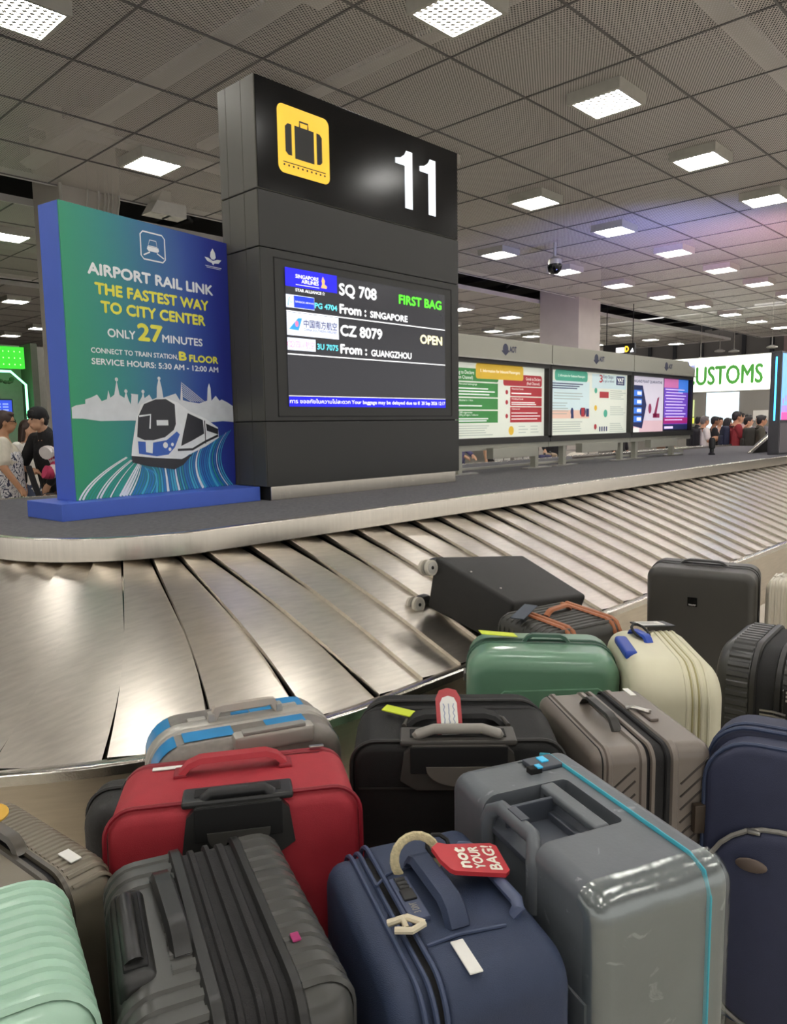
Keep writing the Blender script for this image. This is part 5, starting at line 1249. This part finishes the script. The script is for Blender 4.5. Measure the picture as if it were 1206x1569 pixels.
# ------------------------------------------------------------------ people
SKIN = [mat('skin_tan', '#b98a68', .55, 0, .04, 20), mat('skin_light', '#cfa283', .55, 0, .04, 20), mat('skin_brown', '#8f6547', .55, 0, .04, 20)]
HAIR = {'black': mat('hair_black', '#191615', .5, 0, .2, 60, .4, 300), 'grey': mat('hair_grey', '#6b6762', .5, 0, .2, 60, .4, 300), 'brown': mat('hair_brown', '#3a2920', .5, 0, .2, 60, .4, 300)}
M_eye = mat('eye_dark', '#20160f', .3)
M_shoe = mat('shoe_dark', '#2a2826', .6)
def cloth(n, c): return mat('cloth_'+n, c, .8, 0, .08, 18, .3, 150)
def person(label, x, y, face, top, bottom, h=1.70, skin=0, hair='black', hairlen=0, arms='hang', lean=0., turn=0., sleeve='short', cap=None, vox=.010, group=None, fat=1.0, topmat=None, glasses=False):
    """standing figure; local +X is forward. arms: (right_elbow, right_hand, left_elbow, left_hand) or a named pose"""
    t = thing('person', label, 'person', (x, y, 0), math.radians(face), group)
    k = h/1.70; V = Vector
    ln = math.radians(lean)
    def B(p):
        # leaning bends everything above the hips forward
        p = V(p)
        if p.z > .95:
            d = p.z-.95; p = V((p.x*math.cos(ln)+d*math.sin(ln), p.y, .95+d*math.cos(ln)-p.x*math.sin(ln)))
        return p*k
    poses = {'hang': ((.0, .25, 1.13), (.06, .26, .88)), 'phone': ((.02, .23, 1.14), (.26, .10, 1.20)), 'front': ((.02, .25, 1.13), (.24, .16, 1.0)), 'cross': ((.08, .24, 1.16), (.24, .02, 1.22)), 'face': ((.12, .22, 1.16), (.20, .08, 1.42)), 'push': ((.06, .25, 1.15), (.32, .22, .98))}
    pr = poses[arms] if isinstance(arms, str) else arms
    sides = {}
    for s, (e, hd) in ((1, pr[:2]), (-1, pr[2:] if len(pr) > 2 else pr[:2])):
        sides[s] = (B((0, .175*s, 1.39)), B((e[0], e[1]*s, e[2])), B((hd[0], hd[1]*s, hd[2])))
    sk = SKIN[skin]
    b = MB()
    b.limb([B((0, 0, .95)), B((.01, 0, 1.12)), B((.005, 0, 1.30)), B((-.01, 0, 1.42))], [.115*k, .105*k, .115*k, .075*k])
    b.limb([B((-.01, .10, 1.37)), B((-.01, -.10, 1.37))], [.075*k, .075*k])
    b.limb([B((-.01, 0, 1.42)), B((.015, 0, 1.53))], [.058*k, .054*k])
    HC = B((.03, 0, 1.60))
    R = Matrix.Rotation(math.radians(turn), 4, 'Z') @ Matrix.Rotation(ln*.4, 4, 'Y')
    HM = Matrix.Translation(HC) @ R
    b.ball((0, 0, .015*k), .092*k, .074*k, .100*k, 18, 12, HM); b.ball((.03*k, 0, -.045*k), .060*k, .056*k, .065*k, 14, 10, HM)      # skull and jaw
    b.ball((.098*k, 0, -.012*k), .018*k, .013*k, .022*k, 10, 8, HM)                                                                    # nose
    b.ball((.086*k, 0, -.052*k), .014*k, .022*k, .009*k, 10, 6, HM)                                                                    # mouth
    for s in (-1, 1):
        b.ball((0, .076*k*s, -.005*k), .020*k, .010*k, .030*k, 10, 6, HM)                                                             # ears
        sh, el, hd = sides[s]
        b.limb([sh, el, hd], [.052*k, .040*k, .029*k])
        d = (hd-el).normalized(); up = V((0, 0, 1)); sd = d.cross(up); sd = sd.normalized() if sd.length > .05 else V((0, 1, 0)); nn = sd.cross(d).normalized()
        pc = hd+d*.045*k; b.ball(pc, .034*k, .034*k, .034*k, 10, 8); b.limb([hd, pc, hd+d*.085*k], [.027*k, .033*k, .030*k])
        for i, l in enumerate((.062, .072, .066, .052)):
            r0 = hd+d*.085*k+sd*(.027-.018*i)*k; b.limb([r0, r0+d*l*.55*k-nn*.008*k, r0+d*l*.85*k-nn*.03*k], [.0105*k, .0095*k, .008*k])
        tb = hd+d*.035*k+sd*.028*k*(1); b.limb([tb, tb+d*.03*k+sd*.022*k-nn*.012*k, tb+d*.055*k+sd*.024*k-nn*.026*k], [.012*k, .011*k, .009*k])
        b.limb([B((0, .09*s, .93)), V((.015, .095*s, .50))*k, V((-.02, .10*s, .09))*k], [.09*k, .060*k, .042*k])
        b.limb([V((-.03, .10*s, .06))*k, V((.12, .115*s, .035))*k], [.04*k, .032*k])
    skinned(b, 'body', sk, t, vox, 4)
    # clothes
    c = MB(); f_ = fat
    c.limb([B((0, 0, .93)), B((.01, 0, 1.08)), B((.01, 0, 1.26)), B((-.008, 0, 1.385))], [.135*k*f_, .130*k*f_, .132*k*f_, .085*k])
    for dy in (-.055, .055): c.limb([B((0, dy, .90)), B((0.01, dy, 1.2)), B((-.005, dy*1.3, 1.36))], [.125*k*f_, .12*k*f_, .088*k])
    c.limb([B((-.01, .15, 1.375)), B((-.01, -.15, 1.375))], [.066*k, .066*k])
    for s in (-1, 1):
        sh, el, hd = sides[s]
        if sleeve == 'long': c.limb([sh, el, el.lerp(hd, .9)], [.070*k, .058*k, .044*k])
        else: c.limb([sh, sh.lerp(el, .72)], [.070*k, .066*k])
    if sleeve == 'long': c.limb([B((-.012, 0, 1.36)), B((-.012, 0, 1.445))], [.10*k, .078*k]); c.limb([B((-.01, .16, 1.385)), B((-.01, -.16, 1.385))], [.074*k, .074*k])
    skinned(c, 'top', topmat or top, t, vox, 5)
    p = MB(); p.limb([B((0, .05, .92)), B((0, -.05, .92))], [.130*k*f_, .130*k*f_])
    for s in (-1, 1): p.limb([B((0, .085*s, .90)), V((.015, .095*s, .50))*k, V((-.02, .10*s, .11))*k], [.112*k, .085*k, .066*k])
    skinned(p, 'trousers', bottom, t, vox, 5)
    for s in (-1, 1):
        q_ = MB(); q_.ball((.045*k, .11*s*k, .045*k), .135*k, .05*k, .045*k, 14, 8); q_.build('shoe', M_shoe, t)
    hr = MB(); hr.ball((-.014*k, 0, .032*k), .098*k, .084*k, .098*k, 16, 12, HM); hr.ball((-.05*k, 0, -.01*k), .06*k, .072*k, .075*k, 14, 10, HM); hr.ball((.045*k, 0, .085*k), .05*k, .06*k, .03*k, 12, 8, HM)
    if hairlen:
        hr.limb([HM @ V((-.05*k, 0, 0)), HM @ V((-.075*k, 0, -hairlen*.6*k)), HM @ V((-.07*k, 0, -hairlen*k))], [.075*k, .068*k, .045*k])
        for s in (-1, 1): hr.limb([HM @ V((-.01*k, .07*s*k, .02*k)), HM @ V((-.02*k, .082*s*k, -hairlen*.5*k))], [.03*k, .026*k])
    skinned(hr, 'hair', HAIR[hair], t, vox, 3)
    ey = MB()
    for s in (-1, 1): ey.ball((.088*k, .030*s*k, .012*k), .009*k, .012*k, .007*k, 8, 6, HM); ey.box((.089*k, .031*s*k, .032*k), (.008*k, .032*k, .006*k), M=HM)
    ey.build('eyes', M_eye, t)
    if cap:
        cp = MB(); cp.ball((-.008*k, 0, .052*k), .106*k, .092*k, .088*k, 16, 10, HM); cp.ball((-.06*k, 0, .02*k), .06*k, .08*k, .06*k, 12, 8, HM); skinned(cp, 'cap', cap, t, vox, 3)
    if glasses:
        g_ = MB()
        for s in (-1, 1): g_.tube([HM @ V((.10*k, (.03*s+.022*math.cos(a_))*k, (.012+.018*math.sin(a_))*k)) for a_ in [2*PI*i/12 for i in range(12)]], .003, 6, closed=True); g_.tube([HM @ V((.10*k, .052*s*k, .015*k)), HM @ V((.0, .082*s*k, .012*k))], .003, 6)
        g_.build('glasses', M_blackp, t)
    t['_k'] = k
    return t
def backpack(label, who, m, h=.44, w=.30, d=.17, z0=.98):
    k = who['_k']; a = who.rotation_euler.z; M = Matrix.Translation(who.location) @ Matrix.Rotation(a, 4, 'Z')
    p = M @ Vector((-.21, 0, z0*k)); t = thing('backpack', label, 'backpack', p, a)
    Mr = Matrix.Rotation(PI/2, 4, 'Z')
    b = MB(); shell(b, w, 0, h, .08, -d/2, d/2, .045, .045, bulge=.012); b.v = [tuple(Mr @ Vector(v)) for v in b.v]; b.build('body', m, t)
    b = MB(); shell(b, w*.7, .04, h*.55, .04, -.03, .03, .02, .02); b.v = [tuple(Matrix.Translation((-d/2-.02, 0, 0)) @ Mr @ Vector(v)) for v in b.v]; b.build('pocket', m, t)
    for s in (-1, 1):
        MB().tube([(.07, .09*s, h*.95), (.16, .105*s, h*.98), (.30, .11*s, h*.80), (.35, .115*s, h*.45), (.26, .13*s, h*.15), (.07, .12*s, h*.1)], .018, 8, flat=.4).build('strap', M_blackp, t)
    return t
C_white = cloth('white', '#d9d5cc'); C_black = cloth('black', '#1d1d1f'); C_red = cloth('maroon', '#8a2b2e'); C_navy = cloth('navy', '#232a3d'); C_olive = cloth('olive', '#4c4a3c'); C_brown = cloth('brown', '#6a4a32'); C_jean = cloth('denim', '#39435a'); C_pink = cloth('pinkish', '#c9a9a5'); C_grey = cloth('grey', '#75747a'); C_cream = cloth('cream', '#cfc8b6')
# customs queue (about 18 m away)
q1 = person('grey-haired person in a white short-sleeved shirt using a phone, front left of the queue', 17, 6.66, -45, C_white, C_olive, 1.63, 0, 'grey', arms='phone')
backpack('black backpack on the grey-haired person in white', q1, C_black)
q2 = person('person in dark top behind the grey-haired person, head bowed', 18.1, 6.85, -60, C_black, C_jean, 1.62, 2, arms='phone')
q3 = person('person with dark hair looking down, left of the long-haired person', 19.3, 7.17, -130, C_pink, C_jean, 1.60, 1, arms='phone')
q4 = person('long dark-haired person in a navy jacket in the customs queue', 17.7, 6.41, -40, C_navy, C_black, 1.58, 1, hairlen=.26, sleeve='long', arms='front')
backpack('small red backpack held at the front of the queue, left of the navy jacket', q2, cloth('scarlet', '#b0282c'), .4, .28, .15, .85)
q5 = person('tall person in a maroon t-shirt raising a hand to the face', 16.6, 5.83, -50, C_red, C_olive, 1.71, 0, arms=((.10, .24, 1.15), (.22, .08, 1.36), (.06, .24, 1.14), (.24, .0, 1.14)), fat=1.1)
backpack('black backpack behind the maroon t-shirt, half hidden by the wearer', q5, C_navy, .44, .26, .13)
q6 = person('person in a cream t-shirt right of the maroon t-shirt', 17.5, 5.9, -70, C_cream, C_cream, 1.60, 1, arms='front')
q7 = person('dark-haired person behind the cream t-shirt looking right', 19.2, 6.48, -45, C_white, C_black, 1.66, 1)
q8 = person('person in an olive jacket nearest the totem carrying a dark backpack', 16.5, 5.3, -60, C_olive, C_black, 1.62, 0, sleeve='long', fat=1.1)
backpack('bulky dark olive backpack on the person nearest the totem', q8, cloth('dark_olive', '#2f3028'), .48, .34, .2, .95)
q9 = person('person half hidden behind the olive jacket, face turned to the left', 18.6, 5.98, 160, C_grey, C_black, 1.63, 1)
q10 = person('person with black hair at the left end of the queue, mostly behind the notice board', 18.9, 7.55, -30, C_black, C_black, 1.63, 1, sleeve='long')
q11 = person('person behind the maroon t-shirt wearing a pink-white top', 18.6, 6.45, -50, C_pink, C_jean, 1.70, 1)
# passengers beyond the boards (only torsos and bags show under them)
for (lab, x, y, fc, top, bot, sl, ar) in (('person in black trousers and white top seen below the first notice board', 11.75, 8.6, -100, C_white, C_black, 'short', 'hang'),
        ('person in a violet top seen just right of the tower', 10.75, 8.7, -80, cloth('violet', '#6a648c'), C_jean, 'long', 'front'),
        ('person in a black jacket bending under the second notice board', 14.5, 9.0, -140, C_black, C_black, 'long', 'push'),
        ('person in a dark coat below the middle of the second board', 16.8, 8.6, -100, C_black, C_black, 'long', 'hang'),
        ('person in grey below the third notice board', 18.9, 8.5, -60, C_grey, C_brown, 'short', 'front'),
        ('person in brown near the right end of the third board', 20.3, 8.9, -60, C_brown, C_black, 'long', 'hang')):
    person(lab, x, y, fc, top, bot, 1.66, 1, arms=ar, sleeve=sl, vox=.013)
def trolley(label, x, y, rz, load):
    t = thing('luggage_trolley', label, 'luggage trolley', (x, y, 0), rz)
    f_ = MB(); f_.box((0, 0, .22), (.9, .55, .04), .01); f_.tube([(-.42, -.25, .22), (-.5, -.25, 1.0), (-.5, .25, 1.0), (-.42, .25, .22)], .018, 8); f_.build('frame', M_chrome, t)
    for sx, sy in ((-.35, .2), (-.35, -.2), (.38, 0)): MB().cyl((sx, sy-.02, .09), (sx, sy+.02, .09), .09, 16).build('wheel', M_rubber, t); 
    st = MB()
    for sx, sy in ((-.35, .2), (-.35, -.2), (.38, 0)): st.box((sx, sy+.03, .15), (.03, .012, .14))
    st.build('wheel_fork', M_chrome, t)
    return t
tr_ = trolley('luggage trolley loaded with a big white bundle behind the island, below the second board', 13.7, 7.95, .5, 0)
bn = MB()
bn.ball((13.75, 7.95, .58), .42, .30, .36, 18, 12); bn.ball((13.55, 7.85, .80), .28, .22, .16, 16, 10); bn.ball((13.95, 8.05, .78), .25, .22, .14, 16, 10)
o = skinned(bn, 'cloth_bundle', mat('bundle_white', '#d8d0c0', .8, 0, .06, 6, .3, 30), None, .02, 8); tag(o, 'big cream-white cloth bundle on the trolley under the second notice board', 'bundle')
for lab, x, y, rz, m, W_, H_ in (('white upright bag with pale blue front, right of the tower below the first board', 11.2, 8.0, .7, M_paper, .42, .98), ('tall white suitcase below the middle of the first board', 12.25, 8.3, .7, M_white_trim, .45, .98), ('beige carton standing below the right part of the first board', 12.95, 8.1, .7, mat('carton', '#a89478', .7), .42, .95), ('dark violet bag beside the beige carton', 12.6, 8.0, .7, cloth('bag_violet', '#4c4a6a'), .3, .93)):
    softbag('travel_bag', lab, x, y, rz, W_, .25, H_, m, .05)

# passengers at the far left
def floral():
    m = bpy.data.materials.new('floral_cotton'); m.use_nodes = True; nt = m.node_tree; N = nt.nodes; L = nt.links; b = N['Principled BSDF']; b.inputs['Roughness'].default_value = .8
    tc = N.new('ShaderNodeTexCoord'); nz = N.new('ShaderNodeTexNoise'); nz.inputs['Scale'].default_value = 13; nz.inputs['Detail'].default_value = 2; nz.inputs['Distortion'].default_value = 3
    cr = N.new('ShaderNodeValToRGB'); cr.color_ramp.interpolation = 'CONSTANT'; E = cr.color_ramp.elements; E[0].color = rgb('#3f4358'); E[1].position = .44; E[1].color = rgb('#dcdad8'); q = E.new(.60); q.color = rgb('#6f7388'); q = E.new(.65); q.color = rgb('#e4e2e0')
    L.new(tc.outputs['Object'], nz.inputs['Vector']); L.new(nz.outputs[0], cr.inputs[0]); L.new(cr.outputs[0], b.inputs['Base Color']); return m
l1 = person('person with glasses in a navy and white floral dress holding a dark handle, far left', 2.86, 8.45, -20, C_cream, C_navy, 1.74, 0, 'brown', arms=((.06, .22, 1.15), (.22, .18, 1.10), (.0, .26, 1.14), (.12, .27, .95)), glasses=True, fat=1.12, vox=.008)
dr = MB(); dr.limb([(0, 0, .80), (.015, 0, 1.0), (.02, 0, 1.25), (.0, 0, 1.36)], [.20, .175, .160, .10]); dr.limb([(0, .06, .8), (0.01, .05, 1.25)], [.17, .14]); dr.limb([(0, -.06, .8), (0.01, -.05, 1.25)], [.17, .14]); skinned(dr, 'dress', floral(), l1, .012, 5)
l2 = person('person in a black jacket and black cap leaning over a trolley, left of the poster', 3.42, 8.5, -165, C_black, C_brown, 1.80, 1, 'black', arms=((.16, .30, 1.12), (.26, .22, .93), (.16, .30, 1.12), (.26, .2, .93)), lean=14, sleeve='long', cap=C_black, vox=.008, fat=1.1)
l3 = person('person with long brown hair behind the black jacket, only the head showing', 3.45, 9.4, -60, C_white, C_jean, 1.66, 1, 'brown', hairlen=.24, vox=.010)
tl = trolley('chrome luggage trolley in front of the black-jacketed person', 3.15, 8.0, -.3, 0)
sb = softbag('travel_bag', 'clear-wrapped pale bag on the trolley between the two left passengers', 3.12, 8.0, -.3, .38, .28, .62, mat('wrapped_pale', '#a79d97', .3, 0, .2, 12), .05); sb.location.z = .242
# striped neck pillow
pl = thing('neck_pillow', 'pink and white striped neck pillow held against the black jacket', 'pillow', (3.13, 7.98, 1.22), .3)
b1, b2 = MB(), MB()
for i in range(12):
    a0 = -2.0+4.0*i/12; a1 = -2.0+4.0*(i+1)/12; r = .105
    (b1 if i % 4 < 2 else b2).tube([(r*math.cos(a), .02*math.sin(a*2), r*math.sin(a)) for a in (a0, (a0+a1)/2, a1)], .07, 14, flat=1)
b1.build('pink_stripe', mat('pillow_pink', '#b8385c', .8), pl); b2.build('white_stripe', mat('pillow_white', '#d8d2ce', .8), pl)
hd = MB(); hd.tube([(2.98, 8.12, 1.18), (3.0, 8.05, 1.0), (3.06, 8.0, .75), (3.08, 7.98, .3)], .03, 8); tag(hd.build('folded_umbrella', C_black), 'black folded umbrella or handle held by the person in the floral dress', 'umbrella')
for o in list(bpy.data.objects):
    if '_k' in o: del o['_k']
